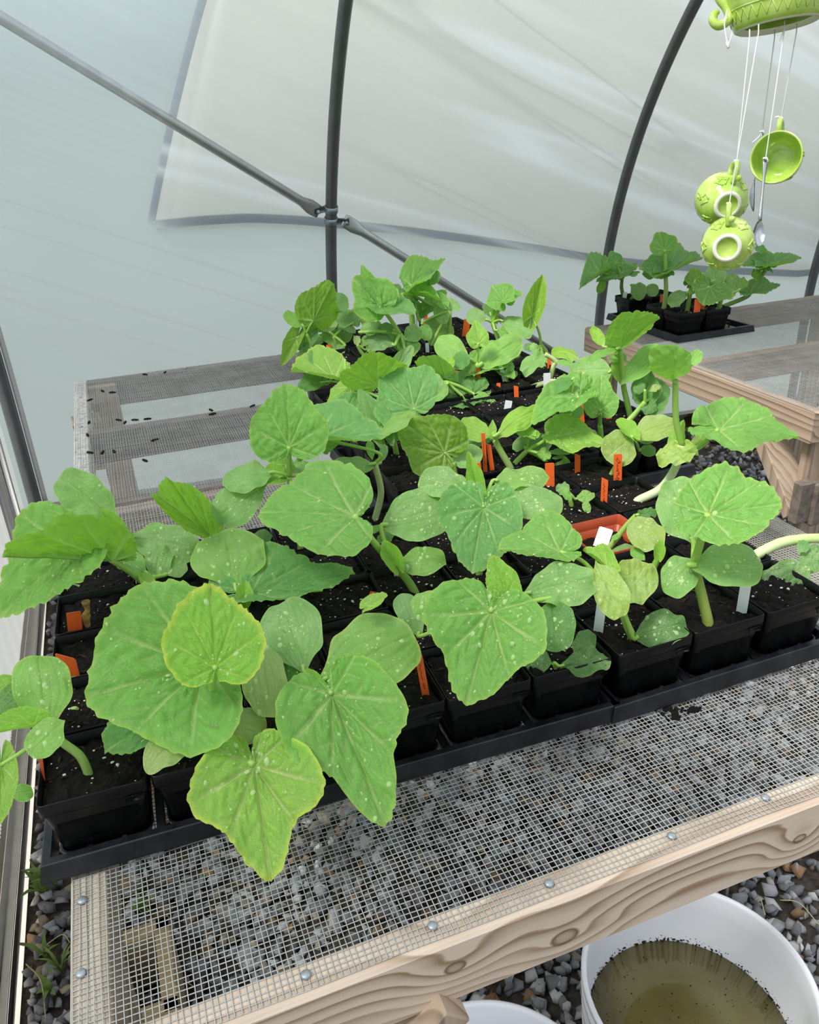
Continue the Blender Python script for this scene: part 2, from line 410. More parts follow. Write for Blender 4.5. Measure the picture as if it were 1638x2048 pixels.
def grid(nx, ny, fn):
    V = np.array([fn(i/(nx-1), j/(ny-1)) for j in range(ny) for i in range(nx)])
    F = [(j*nx+i, j*nx+i+1, (j+1)*nx+i+1, (j+1)*nx+i) for j in range(ny-1) for i in range(nx-1)]
    return V, F
AT = math.radians(62)
def film_pt(u, v):
    x = -.46 + u*6.2; a = AB*.99 + v*(AT-AB)
    w = .012*math.sin(x*2.6+a*5)*math.sin(x*5.15)**2 + .006*math.sin(x*7-a*14)*abs(math.sin(x*2.57))
    return arcpt(x, a, .022+abs(w)*.6)
V, F = grid(150, 70, film_pt)
tag(obj('wall_back', V, F, M['film']), 'curved translucent plastic film cover behind the benches', None, None, 'structure')
def wall_end(u, v):
    y = -.2 + u*(CYY+RAD+.02+.2); z = .76 + v*1.54
    if z > CZZ: y = min(y, CYY + math.sqrt(max(0.0, (RAD+.02)**2-(z-CZZ)**2)))
    return np.array([-.455, y, z])
V, F = grid(60, 40, wall_end)
tag(obj('wall_left', V, F, M['film']), 'translucent end wall film at the left end', None, None, 'structure')
# shade cloth thrown over the outside of the film
hem_px = [(310, 440), (400, 430), (500, 425), (600, 430), (700, 440), (830, 454), (950, 470), (1080, 489), (1200, 510), (1420, 532), (1600, 540)]
hem = [onarc(p, .05) for p in hem_px]
xs = np.array([p[0] for p in hem]); aa = np.array([math.asin(min(1, (p[2]-CZZ)/(RAD+.05))) for p in hem])
xe = 5.6; xs = np.append(xs, xe); aa = np.append(aa, aa[-1]+.02)
top = onarc((412, 0), .05); xtop = top[0]; atop = math.asin(min(1, (top[2]-CZZ)/(RAD+.05)))
sl = (xtop-xs[0])/(atop-aa[0])
def cloth_at(s, a): return arcpt(s, a, .05)
def cloth(u, v):
    x = xs[0] + u*(xe-xs[0]); a0 = float(np.interp(x, xs, aa)); a = a0 + v*(AT+.25-a0)
    x0 = xs[0] + sl*(a-aa[0]); x = x0 + u*(xe-x0)
    a0 = float(np.interp(x, xs, aa)); a = max(a, a0) if v > 0 else a0
    return cloth_at(x, a)
V, F = grid(90, 40, cloth)
sc = obj('shade_cloth', V, F, M['cloth'])
tag(sc, 'pale grey shade cloth draped over the outside of the plastic cover', 'shade cloth')
hemw = .026
hv = []; hf = []
path = [cloth_at(xs[0]+sl*(a-aa[0]), a) for a in np.linspace(AT+.2, aa[0], 40)]
path2 = [cloth_at(x, float(np.interp(x, xs, aa))) for x in np.linspace(xs[0], xe, 90)]
for pth, side in ((path, 'v'), (path2, 'h')):
    b = len(hv)
    for i, p in enumerate(pth):
        a = math.asin(min(1, (p[2]-CZZ)/(RAD+.05)))
        q0 = arcpt(p[0], a, .042); 
        q1 = arcpt(p[0]-(hemw if side == 'v' else 0), a-(hemw/RAD*1.25 if side == 'h' else 0), .042)
        hv += [q0, q1]
    hf += [(b+2*i, b+2*i+1, b+2*i+3, b+2*i+2) for i in range(len(pth)-1)]
hm = obj('hem', hv, hf, M['hem'], sc); hm.location = (0, 0, 0)
hm.data.transform(Matrix.Translation(Vector((0, 0, 0))))

# hoops, each with its clamps
def hoop(x, label, tw=.021, a1=2.5):
    e = empty('greenhouse_hoop', (x, CYY+RAD, 0), label, 'hoop', 'greenhouse hoops')
    m = MB(); m.tube([arcpt(x, a, -tw) for a in np.linspace(AB, a1, 110)], tw, 14); m.build('tube', M['tube'], e)
    return e
h0 = hoop(-.41, 'grey steel tube hoop at the left end wall, beside the grey panel', .024)
h1 = hoop(.815, 'dark grey steel tube hoop with the two clamps, left of centre')
h2 = hoop(2.055, 'dark grey curved steel tube hoop behind the pots on the right bench')
h3 = hoop(3.27, 'grey steel tube hoop at the right edge of the photo')
def strap(e, P, T, r, name='clamp', side=(1, 0, 0), ln=.045, h=.022):
    m = MB(); t = unit(np.asarray(T, float)); s = unit(np.asarray(side, float)-t*(np.asarray(side, float)@t)); n = np.cross(t, s)
    ring = []
    for hh in (-h/2, h/2):
        for rr in (r+.001, r+.004):
            ring.append([P + t*hh + rr*(math.cos(q)*s+math.sin(q)*n) for q in np.linspace(0, 2*PI, 20, endpoint=False)])
    V = np.concatenate(ring); F = []
    for a, b in ((0,1),(3,2),(2,0),(1,3)):
        F += [(a*20+i, a*20+(i+1) % 20, b*20+(i+1) % 20, b*20+i) for i in range(20)]
    m.add(V, F)
    R = np.stack([s, n, t], 1)
    for o in (-.003, .003): m.box(P + s*(r+ln/2) + n*(o-.008), (ln, .0025, h), R, 0, .0008)
    cl = m.build(name, M['clamp'], e)
    b = MB(); q = P + s*(r+ln*.75) - n*.008
    b.tube([q-n*.02, q+n*.02], .004, 8); b.tube([q-n*.013, q-n*.02], .008, 6); b.tube([q+n*.009, q+n*.014], .008, 6)
    bo = b.build('bolt', M['zinc'], cl)
    bo.data.transform(Matrix.Translation(-e.location + e.location))
    return q
def hoop_at_z(x, z, off=-.021):
    a = math.asin((z-CZZ)/RAD); return arcpt(x, a, off), np.array([0, -math.sin(a), math.cos(a)])
def hoop_at_px(x, p):          # height on hoop x seen at image row p
    best = None
    for a in np.linspace(-.2, .9, 500):
        q = arcpt(x, a, -.021); c = CAMM.T @ (q-EYEP); y = 1024+FPX*c[1]/c[2]
        if best is None or abs(y-p[1]) < best[0]: best = (abs(y-p[1]), a)
    a = best[1]; return arcpt(x, a, -.021), np.array([0, -math.sin(a), math.cos(a)]) if a > 0 else np.array([0, 0, 1.])
P1, T1 = hoop_at_px(.815, (650, 418)); P2, T2 = hoop_at_px(.815, (650, 440))
q1 = strap(h1, P1, T1, .021, side=(-1, -.25, 0)); q2 = strap(h1, P2, T2, .021, side=(1, -.25, 0))
def brace(a, b, label, flat):  # tube with a hammered-flat end at a
    e = empty('diagonal_brace', a, label, 'brace', 'tube braces clamped to the hoop')
    a = np.asarray(a, float); b = np.asarray(b, float); d = unit(b-a); L = np.linalg.norm(b-a)
    n = unit(np.cross(d, (0, 1, 0))); w = np.cross(n, d)
    V = []; K = 14
    st = [(-.012, .0, .95), (0, .0, 1.05), (.012, .06, 1.1), (.035, .25, 1.12), (.075, .75, 1.02), (.11, 1, 1), (L, 1, 1)]
    for (s, th, wd) in st:
        rr = .0165
        for j in range(K):
            t = 2*PI*j/K
            V.append(a + d*s + n*rr*wd*math.cos(t)*(1.35 if th < .5 else 1) + w*rr*max(th, .12)*math.sin(t))
    F = [(i*K+j, i*K+(j+1) % K, (i+1)*K+(j+1) % K, (i+1)*K+j) for i in range(len(st)-1) for j in range(K)]
    F += [tuple(range(K))[::-1], tuple((len(st)-1)*K+j for j in range(K))]
    obj('tube', V, F, M['brace'], e); return e
def pix(q):
    c = CAMM.T @ (np.asarray(q)-EYEP); return np.array([819+FPX*c[0]/c[2], 1024+FPX*c[1]/c[2]])
pe = min((arcpt(-.40, a, -.03) for a in np.linspace(0, 1.1, 800)), key=lambda q: abs((pix(q)[1]-30)-(pix(q)[0])*(412-30)/640))
brace(q1, pe, 'steel tube brace running from the hoop clamp up to the left', 1)
pb = aty((1172, 745), 3.06)
brace(q2, pb, 'steel tube brace running from the hoop clamp down behind the seedlings', 1)

# baseboard along the foot of the film, slightly uphill to the right end
m = MB(); m.beam((-.44, 3.165, .120), (6, 3.165, -.10), .04, .14, bev=.003)
tag(m.build('baseboard_back', W_SILL), 'treated timber baseboard along the foot of the plastic wall', None, None, 'structure')
# left end: sill, ribbed panel, frame strips
m = MB(); m.box((-.435, 1.1, .05), (.05, 3.9, .10), bev=.004)
m.box((-.418, 1.1, .106), (.03, 3.9, .012), bev=.002); tag(m.build('trim_1', M['sill']), 'cream painted sill on the ground at the left end', None, None, 'structure')
m = MB()
V, F = grid(900, 2, lambda u, v: np.array([-.450+.003*math.sin(u*290*2*PI), -.8+u*3.5, .10+v*.66])); m.add(V, F)
tag(m.build('wall_panel', M['panelrib']), 'ribbed grey plastic panel on the left end wall', 'panel')
m = MB(); m.box((-.435, 2.66, .62), (.035, .07, 1.1), bev=.004); m.box((-.432, 2.80, .58), (.02, .02, 1.1), bev=.003)
tag(m.build('trim_2', M['panel']), 'grey upright frame strip beside the end hoop', None, None, 'structure')
e0 = arcpt(-.41, -.1, -.024)
strap(h0, e0+np.array([0, 0, -.18]), (0, 0, 1), .024, side=(1, .1, 0), ln=.05)
m = MB(); m.tube([arcpt(-.375, a, -.012) for a in np.linspace(AB*.6, .5, 30)], .012, 4); m.build('wiggle_channel', M['panel'], h0)

wq = atx((-6, 742), -.425)
m = MB(); m.box(wq, (.012, .15, .05), axes((0, -.35, 1), (1, 0, 0)), bev=.002); tag(m.build('trim_3', M['sill']), 'white board corner at the left edge beside the end hoop', None, None, 'structure')
# ground
def gz(x, y): return .0
V, F = grid(2, 2, lambda u, v: np.array([-.46+u*6.5, -2.5+v*5.66, -.012]))
tag(obj('floor', V, F, M['dirt'], smooth=False), 'ground under the gravel', None, None, 'structure')
def ico(sub):
    b = bmesh.new(); bmesh.ops.create_icosphere(b, subdivisions=sub, radius=1)
    V = np.array([v.co[:] for v in b.verts]); F = np.array([[v.index for v in f.verts] for f in b.faces]); b.free(); return V, F
IV, IF = ico(2); IV1, IF1 = ico(1)
def stone_shape():              # crushed rock: the hull of a few random points, so flat faces and sharp arrises
    b = bmesh.new(); P = rng.normal(size=(11, 3)); P /= np.linalg.norm(P, axis=1)[:, None]; P *= rng.uniform(.78, 1.08, (11, 1))*rng.uniform([1.0, .72, .55], [1.35, 1.05, .85])
    for p in P: b.verts.new(p)
    r = bmesh.ops.convex_hull(b, input=b.verts)
    for v in [v for v in b.verts if not v.link_faces]: b.verts.remove(v)
    bmesh.ops.triangulate(b, faces=b.faces); b.verts.index_update()
    V = np.array([v.co[:] for v in b.verts]); F = np.array([[v.index for v in f.verts] for f in b.faces]); b.free(); return V, F
ROCK = [stone_shape() for _ in range(24)]; SH1 = [IV1*rng.uniform([.8, .6, .5], [1.2, 1, .9]) for _ in range(10)]
def stones(n, x0, x1, y0, y1, s0, s1, fine, keep=None):
    Vs = []; Fs = []; Cs = []
    X = rng.uniform(x0, x1, n); Y = rng.uniform(y0, y1, n)
    pal = np.array([srgb(158, 159, 162)[:3], srgb(134, 135, 138)[:3], srgb(184, 184, 184)[:3], srgb(110, 111, 114)[:3], srgb(164, 150, 132)[:3], srgb(150, 118, 88)[:3], srgb(200, 198, 194)[:3]])
    pr = [.27, .25, .16, .16, .08, .04, .04]; k = 0
    for x, y in zip(X, Y):
        if keep is not None and not keep(x, y): continue
        q = rng.normal(size=4); q /= np.linalg.norm(q); w, a, b, c = q
        R = np.array([[1-2*(b*b+c*c), 2*(a*b-c*w), 2*(a*c+b*w)], [2*(a*b+c*w), 1-2*(a*a+c*c), 2*(b*c-a*w)], [2*(a*c-b*w), 2*(b*c+a*w), 1-2*(a*a+b*b)]])
        s = rng.uniform(s0, s1)*(1.35 if rng.random() < .1 else 1)
        sv, sf = ROCK[rng.integers(24)]; nv = len(sv)
        Vs.append((sv*s) @ R.T + np.array([x, y, rng.uniform(-.004, .010)]))
        Fs.append(sf + k); k += nv
        cc = pal[rng.choice(7, p=pr)]*rng.uniform(.85, 1.6)
        if y < .50: cc = cc*np.array([.60, .54, .47])  # front stones browner, with a person's shadow over them painted into the colour
        Cs.append(np.tile(np.append(cc, 1), (nv, 1)))
    V = np.concatenate(Vs); Fm = np.concatenate(Fs); C = np.concatenate(Cs)
    return V, Fm, C
def fastmesh(name, V, F, C, mats, smooth=False):
    me = bpy.data.meshes.new(name); me.vertices.add(len(V)); me.vertices.foreach_set('co', V.astype(np.float32).ravel())
    nf, k = F.shape; me.loops.add(nf*k); me.loops.foreach_set('vertex_index', F.astype(np.int32).ravel())
    me.polygons.add(nf); me.polygons.foreach_set('loop_start', np.arange(0, nf*k, k, dtype=np.int32)); me.polygons.foreach_set('loop_total', np.full(nf, k, np.int32))
    for mm in mats: me.materials.append(mm)
    if smooth: me.polygons.foreach_set('use_smooth', np.ones(nf, bool))
    me.update(calc_edges=True)
    if C is not None:
        a = me.color_attributes.new('pig', 'FLOAT_COLOR', 'POINT'); a.data.foreach_set('color', C.astype(np.float32).ravel())
    return me
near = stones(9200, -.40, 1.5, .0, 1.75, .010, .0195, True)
far1 = stones(7600, 1.5, 3.4, .2, 3.1, .010, .019, False)
far2 = stones(4600, -.40, 1.5, 1.75, 3.1, .011, .020, False)
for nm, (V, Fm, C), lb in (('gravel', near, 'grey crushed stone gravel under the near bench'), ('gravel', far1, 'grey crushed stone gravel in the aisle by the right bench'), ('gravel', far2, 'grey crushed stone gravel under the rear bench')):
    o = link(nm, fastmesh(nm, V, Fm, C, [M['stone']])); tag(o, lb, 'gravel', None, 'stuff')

# ------------------------------------------------------------------ benches
def wires(x0, x1, y0, y1, z, pitch=.00635, w=.00042):
    V = []; F = []; n = 0; K = 26
    def wire(P):
        nonlocal n
        T = unit(P[-1]-P[0]); s = np.array([-T[1], T[0], 0]); u = np.array([0, 0, 1.])
        for j in range(4):
            t = PI/4+PI/2*j; V.append(P + w*1.4142*(math.cos(t)*s + math.sin(t)*u))
        idx = lambda i, j: n + j*K + i
        ii = np.arange(K-1)
        for j in range(4):
            a = n+j*K+ii; b = n+((j+1) % 4)*K+ii
            F.append(np.stack([a, a+1, b+1, b], 1))
        n += 4*K
    dz = lambda X, Y: .0012*np.sin(X*17+Y*9)+.0008*np.sin(X*41-Y*33)
    for y in np.arange(y0, y1, pitch):
        X = np.linspace(x0, x1, K); Y = y+.0006*np.sin(X*30+y*200)+rng.normal(0, .0004); wire(np.stack([X, np.full(K, 1)*Y, z+np.maximum(0, dz(X, y))], 1))
    for x in np.arange(x0, x1, pitch):
        Y = np.linspace(y0, y1, K); X = x+.0006*np.sin(Y*30+x*200)+rng.normal(0, .0004); wire(np.stack([X, Y, z+.0008+np.maximum(0, dz(x, Y))], 1))
    return np.concatenate(V), np.concatenate(F)
RW, RH = .038, .089
def bench(x0, x1, y0, y1, label, mx, my, mfront=None, msl=None, nails=(), cross=(), wz=0.0, ww=.00042, legs=True, braces=True, sk=0.0, group=None):
    e = empty('potting_bench', ((x0+x1)/2, (y0+y1)/2, 0), label, 'bench', group)
    zc = BZ-RH/2
    def b(nm, a, c, w, h, m, up=(0, 0, 1)):
        k = MB(); k.beam(a, c, w, h, up, bev=.003); return k.build(nm, m, e, smooth=False)
    b('front_rail', (x0+RW, y0+RW/2, zc), (x1-RW, y0+RW/2, zc), RW, RH, mfront or mx)
    b('back_rail', (x0+RW, y1-RW/2, zc), (x1-RW, y1-RW/2, zc), RW, RH, mx)
    b('side_rail', (x0+RW/2, y0, zc), (x0+RW/2, y1, zc), RW, RH, msl or my)
    b('side_rail', (x1-RW/2, y0, zc), (x1-RW/2, y1, zc), RW, RH, msl or my)
    for y in cross: b('cross_rail', (x0+RW, y, zc-.002), (x1-RW, y, zc-.002), RW, RH, mx)
    V, F = wires(x0+.003, x1-.003, y0+.008, y1-.004, BZ+.0008+wz, w=ww)
    o = link('wire_mesh', fastmesh('wire_mesh', V-np.array(e.location), F, None, [M['wire']]), e)
    if legs:
        for lx, sx in ((x0+RW, 1), (x1-RW, -1)):
            for ly, sy in ((y0+RW, 1), (y1-RW, -1)):
                k = MB()
                if mfront is not None: k.box((lx-sx*.019, ly+sy*.10, (BZ-RH)/2), (.038, .089, BZ-RH-.001), bev=.003)
                else: k.box((lx+sx*.045, ly+sy*.001, (BZ-.01)/2), (.089, .036, BZ-.012), bev=.003)
                k.build('leg', W_POST, e, smooth=False)
    if braces:
        for (lx, sx) in ((x0+.02, 1), (x1-.02, -1)):
            for (ly, sy) in ((y0, 1), (y1, -1)):
                k = MB(); k.beam((lx+sx*.0, ly+sy*.005, BZ-.30), (lx+sx*.0, ly+sy*.20, BZ-.07), .038, .085, up=(1, 0, 0)); k.build('brace', W_POST, e, smooth=False)
    for p in nails:
        q = p if len(p) == 3 else atz(p, BZ)
        k = MB(); k.lathe([(0, .0032), (.0035, .0031), (.0048, .0022), (.0053, .0008), (.005, 0), (.0017, 0), (.0017, -.02), (0, -.02)], 14, o=(q[0], q[1], BZ+.0016+wz)); k.build('nail', M['zinc'], e)
    return e
nb = bench(-.159, 1.142, .479, 1.70, 'near potting bench of pale pine with wire mesh top holding most trays', W_RAILX, W_TOP, W_FRONT,
      nails=((612, 1953), (865, 1855), (1098, 1770), (1343, 1675), (1530, 1598), (165, 1804), (163, 1950)), cross=(1.10,), braces=False)
bb = bench(-.159, 1.142, 1.708, 2.80, 'rear potting bench of grey weathered wood with wire mesh top', W_GREY, W_GREYY, cross=(2.25,), ww=.00030,
      nails=((-.14, 1.9, 0), (-.14, 2.3, 0), (-.14, 2.6, 0), (.2, 2.78, 0), (.1, 1.727, 0), (.35, 1.727, 0)))
rb = bench(1.662, 2.88, 1.49, 2.60, 'right potting bench of brown pine with wire mesh top', W_RAILX, W_RAILY, cross=(2.03,), ww=.00030)
# near bench: brace under the front rail, staples and block below
k = MB(); k.beam((-.06, .50, BZ-.33), (.190, .50, BZ-.08), .038, .085, up=(0, 1, 0)); k.build('brace', W_POST, nb, smooth=False)
k = MB(); k.beam((1.715, 1.50, BZ-.30), (1.96, 1.50, BZ-.06), .038, .085, up=(0, 1, 0)); k.build('brace', W_POST, rb, smooth=False)
# end-grain faces of the two braces meeting at the near leg of the right bench
k = MB(); fa = aty((1603, 1003), 1.478); fb = aty((1632, 1006), 1.466); k.box(fa, (.052, .03, .122), None, 0, .004); k.box(fb, (.040, .03, .125), None, 0, .004); k.build('brace_foot', W_END, rb, smooth=False)
# concrete block standing under the near left leg
k = MB()
for (cx, cy, sx, sy) in ((-.19, 1.13, .03, .30), (-.10, 1.13, .03, .30), (-.145, 1.265, .12, .03), (-.145, .995, .12, .03), (-.145, 1.10, .12, .03)): k.box((cx-.03, cy-.135, .07), (sx, sy, .14), bev=.004)
tag(k.build('concrete_block', M['concrete'], smooth=False), 'tan hollow concrete block on the gravel under the left bench rail', 'block')
# mesh litter on the rear bench
k = MB()
for p in ((205, 782), (225, 785), (237, 840), (250, 845), (270, 840), (295, 838), (205, 905), (228, 903), (290, 921), (422, 820), (425, 828), (310, 880), (180, 800), (178, 845), (180, 905), (505, 812), (175, 870), (330, 745), (290, 749)):
    q = atz(p, BZ+.003); R = axes((0, 0, 1), (rng.normal(), rng.normal(), 0)); k.lathe([(0, -.012), (.003, -.009), (.004, 0), (.003, .009), (0, .012)], 6, M=R @ np.array([[0, 0, 1], [0, 1, 0], [1, 0, 0.]]), o=q)
tag(k.build('leaf_litter', M['debris']), 'scattered dark seed husks on the rear bench mesh', 'litter', None, 'stuff')
k = MB()
for i in range(26):
    p = (1345+rng.normal(0, 14), 1425+rng.normal(0, 9)) if i < 18 else (1390+rng.normal(0, 12), 1418+rng.normal(0, 5))
    q = atz(p, BZ+.003); s = rng.uniform(.002, .006); k.add(SH1[i % 10]*s+q, IF1)
tag(k.build('spilled_soil', M['soil'], smooth=False), 'crumbs of dark soil spilled on the mesh below the right tray', 'soil', None, 'stuff')
# ------------------------------------------------------------------ trays and pots
PS, PH = .1135, .100           # pot width at the rim, rim height above the bench
def sq_ring(h, z, r=.006, n=3):
    P = []
    for k, (sx, sy) in enumerate(((1, 1), (-1, 1), (-1, -1), (1, -1))):
        for i in range(n+1):
            t = PI/2*k + PI/2*i/n; P.append((sx*(h-r)+r*math.cos(t), sy*(h-r)+r*math.sin(t), z))
    return np.array(P)
def stack(m, rings, mi=0, cap=True):
    k = len(rings[0]); V = np.concatenate(rings)
    F = [(i*k+j, i*k+(j+1) % k, (i+1)*k+(j+1) % k, (i+1)*k+j) for i in range(len(rings)-1) for j in range(k)]
    if cap: F += [tuple(range(k))[::-1]]
    m.add(V, F, mi)
def pot_mesh(name, mat, s=PS):
    m = MB(); h = s/2-.0008; b = h*.80; zt = PH; z0 = .006; t = .0014
    hm = lambda z: b+(h-.0035-b)*(z-z0)/(zt-.018-z0)
    rings = [sq_ring(b, z0, .012), sq_ring(hm(.04), .04, .010), sq_ring(hm(zt-.019), zt-.019, .008), sq_ring(h-.0012, zt-.018, .006), sq_ring(h, zt-.0165, .006), sq_ring(h, zt-.0012, .006), sq_ring(h-.0008, zt, .006),
             sq_ring(h-t, zt-.0003, .005), sq_ring(h-t-.0012, zt-.017, .006), sq_ring(hm(.04)-t, .04, .009), sq_ring(b-t, z0+.002, .011)]
    stack(m, rings)
    for (sx, sy) in ((1, -1), (-1, 1)):          # small moulded tabs in the rim band
        m.box((sx*(h-.016), sy*h, zt-.020), (.020, .0022, .008), bev=.0006); m.box((sx*h, sy*(h-.016), zt-.020), (.0022, .020, .008), bev=.0006)
    return m.data(name, mat)
POTM = pot_mesh('pot', [M['pot']]); POTT = pot_mesh('pot', [M['terracotta']])
SOILZ = .087
def soil_mesh(seed, perl=46):
    r = np.random.default_rng(seed); m = MB(); h = PS/2-.0045; n = 26
    ph = r.uniform(0, 6, 8)
    def f(u, v):
        x = (u*2-1)*h; y = (v*2-1)*h
        z = .0022*math.sin(x*120+ph[0])*math.sin(y*140+ph[1])+.0018*math.sin(x*260+y*150+ph[2])+r.normal(0, .0010)
        return np.array([x, y, SOILZ+z+.002*(1-max(abs(u*2-1), abs(v*2-1))**2)])
    V, F = grid(n, n, f); m.add(V, F, 0)
    for i in range(perl):
        x, y = r.uniform(-h*.92, h*.92, 2) if i % 3 else r.normal(0, h*.35, 2)*1.0
        if abs(x) > h or abs(y) > h: continue
        s = min(.0026, r.lognormal(-6.9, .45)); m.add(SH1[i % 10]*s*r.uniform(.7, 1.3, 3)+np.array([x, y, SOILZ+.0022]), IF1, 1)
    for i in range(34):
        x, y = r.uniform(-h*.92, h*.92, 2); a = r.uniform(0, PI); s = r.uniform(.0012, .0034)
        q = SH1[i % 10]*np.array([s*2.0, s*.8, s*.7]); c, d = math.cos(a), math.sin(a)
        q = q @ np.array([[c, -d, 0], [d, c, 0], [0, 0, 1]]).T; m.add(q+np.array([x, y, SOILZ+.0015]), IF1, 2)
    return m.data('soil', [M['soil'], M['perlite'], M['bark']], smooth=False)
SOILS = [soil_mesh(100+i, 12+11*(i % 4)) for i in range(8)]

def tray(ox, oy, rot, nx, ny, sx, sy, label, open_cells=()):
    W, D = nx*sx, ny*sy
    e = empty('seedling_tray', (ox, oy, BZ), label, 'tray', 'black seedling trays'); e.rotation_euler = (0, 0, rot)
    m = MB(); x0, x1, y0, y1 = -.001, W+.001, -.001, D+.001; LH = .030
    def frame(rr):
        V = []
        for (o, z) in rr: V += [(x0-o, y0-o, z), (x1+o, y0-o, z), (x1+o, y1+o, z), (x0-o, y1+o, z)]
        V = np.array(V); k = len(rr); F = [(i*4+j, i*4+(j+1) % 4, (i+1)*4+(j+1) % 4, (i+1)*4+j) for i in range(k-1) for j in range(4)]
        m.add(V, F)
    frame([(.0105, LH-.022), (.0125, LH-.0225), (.0125, LH-.020), (.0085, LH-.001), (.007, LH), (-.001, LH), (-.002, LH-.001), (-.004, LH-.02), (-.0025, LH-.02), (.0005, LH-.0022), (.006, LH-.002), (.0105, LH-.022)])
    for i in range(1, nx): m.box((i*sx, D/2, LH-.010), (.010, D+.004, .006), bev=.001)
    for j in range(1, ny): m.box((W/2, j*sy, LH-.010), (W+.004, .010, .006), bev=.001)
    mm = m.build2('rim', [M['tray']], e, smooth=False)
    w = MB(); h = min(sx, sy)/2
    for i in range(nx):
        for j in range(ny):
            if (i, j) in open_cells:
                for (a, b) in ((-1, -1), (1, -1), (1, 1), (-1, 1)):
                    w.beam(((i+.5)*sx+a*(h-.006), (j+.5)*sy+b*(h-.006), LH-.008), ((i+.5)*sx+a*(h-.014), (j+.5)*sy+b*(h-.014), .001), .005, .004)
                for (a, b, c, d) in ((-1, -1, 1, -1), (1, -1, 1, 1), (1, 1, -1, 1), (-1, 1, -1, -1)):
                    w.beam(((i+.5)*sx+a*(h-.014), (j+.5)*sy+b*(h-.014), .0025), ((i+.5)*sx+c*(h-.014), (j+.5)*sy+d*(h-.014), .0025), .005, .004)
                continue
            c = np.array([(i+.5)*sx, (j+.5)*sy, 0])
            rg = [sq_ring(h-.015, .0015, .012)+c, sq_ring(h-.010, .006, .016)+c, sq_ring(h-.006, LH-.007, .012)+c, sq_ring(h-.008, LH-.007, .011)+c, sq_ring(h-.0125, .007, .014)+c]
            stack(w, rg)
            for dd in (-.018, .018):
                if j == 0: w.box(((i+.5)*sx+dd, .0075, .013), (.006, .006, .022), bev=.001)
                if i == 0: w.box((.0075, (j+.5)*sy+dd, .013), (.006, .006, .022), bev=.001)
    w.build2('cell_base', [M['tray']], e, smooth=False)
    return e
def _b2(s, name, mats, parent, smooth=True):     # vertices already in the parent's own frame
    return link(name, s.data(name, mats, smooth), parent)
MB.build2 = _b2
ORD = ['front', 'second', 'third', 'fourth', 'fifth', 'sixth']
class PotGrid:
    def __init__(s, nm, ox, oy, rot, nx, ny, sx, sy):
        s.nm, s.o, s.rot, s.nx, s.ny, s.sx, s.sy = nm, np.array([ox, oy]), rot, nx, ny, sx, sy
        s.R = np.array([[math.cos(rot), -math.sin(rot)], [math.sin(rot), math.cos(rot)]])
    def centre(s, i, j): return s.o + s.R @ np.array([(i+.5)*s.sx, (j+.5)*s.sy])
    def find(s, xy):
        q = s.R.T @ (np.asarray(xy)-s.o); return q[0]/s.sx, q[1]/s.sy
G = {}
G['left'] = PotGrid('left front', -.173, .716, -.030, 6, 5, .1150, .1115)
G['right'] = PotGrid('right front', .522, .692, .006, 3, 5, .1195, .1170)
G['mid'] = PotGrid('middle', .440, 1.300, .0, 6, 4, .1120, .1100)
G['rear'] = PotGrid('rear', .455, 1.770, .0, 6, 3, .1110, .1120)
G['far'] = PotGrid('farthest', .560, 2.150, .0, 5, 4, .1160, .1150)
G['bench'] = PotGrid('right bench', 1.806, 2.236, .0, 2, 4, .1080, .1000)
tray(-.173, .716, -.030, 6, 3, .1150, .1115, 'black seedling tray at the front left corner of the near bench')
a = G['left'].o + G['left'].R @ np.array([0, 3*.1115+.004]); tray(a[0], a[1], -.030, 6, 2, .1150, .1095, 'black seedling tray behind the front left tray, beside the open mesh')
tray(.522, .692, .006, 3, 5, .1195, .1170, 'black seedling tray at the front right, reaching the right edge of the photo')
tray(.440, 1.300, 0, 6, 4, .1120, .1100, 'black seedling tray in the middle of the near bench behind the orange labels')
tray(.455, 1.770, 0, 6, 3, .1110, .1120, 'black seedling tray at the front of the rear bench')
tray(.560, 2.150, 0, 5, 4, .1160, .1150, 'black seedling tray at the far back of the rear bench')
tray(1.802, 2.232, 0, 3, 4, .1010, .1010, 'black seedling tray on the right bench with empty open cells at its right end', open_cells=[(2, j) for j in range(4)])
POTS = {}
def add_pot(gk, i, j):
    g_ = G[gk]; c = g_.centre(i, j)
    e = empty('plant_pot', (c[0]+rng.normal(0, .0008), c[1]+rng.normal(0, .0008), BZ))
    k = g_.sx/PS; k2 = g_.sy/PS
    e.rotation_euler = (0, 0, g_.rot + rng.normal(0, .006))
    tc = (gk == 'right' and (i, j) == (1, 2))
    p = link('pot', POTT if tc else POTM, e); p.scale = (k*.985, k2*.985, 1)
    s = link('soil', SOILS[rng.integers(8)], e); s.scale = (k*.985, k2*.985, 1)
    if tc: tag(p, 'terracotta coloured plastic pot'); s.location = (0, 0, -.022)
    q = rng.integers(4)
    POTS[(gk, i, j)] = e; e['_g'] = gk; return e
for gk, g_ in G.items():
    for j in range(g_.ny):
        for i in range(g_.nx):
            if gk == 'bench' and j == 2: continue
            add_pot(gk, i, j)
def pot_for(xy):
    best = None
    for (gk, i, j), e in POTS.items():
        d = np.hypot(*(np.array(e.location[:2])-np.asarray(xy)[:2]))
        if best is None or d < best[0]: best = (d, (gk, i, j))
    return best[1]

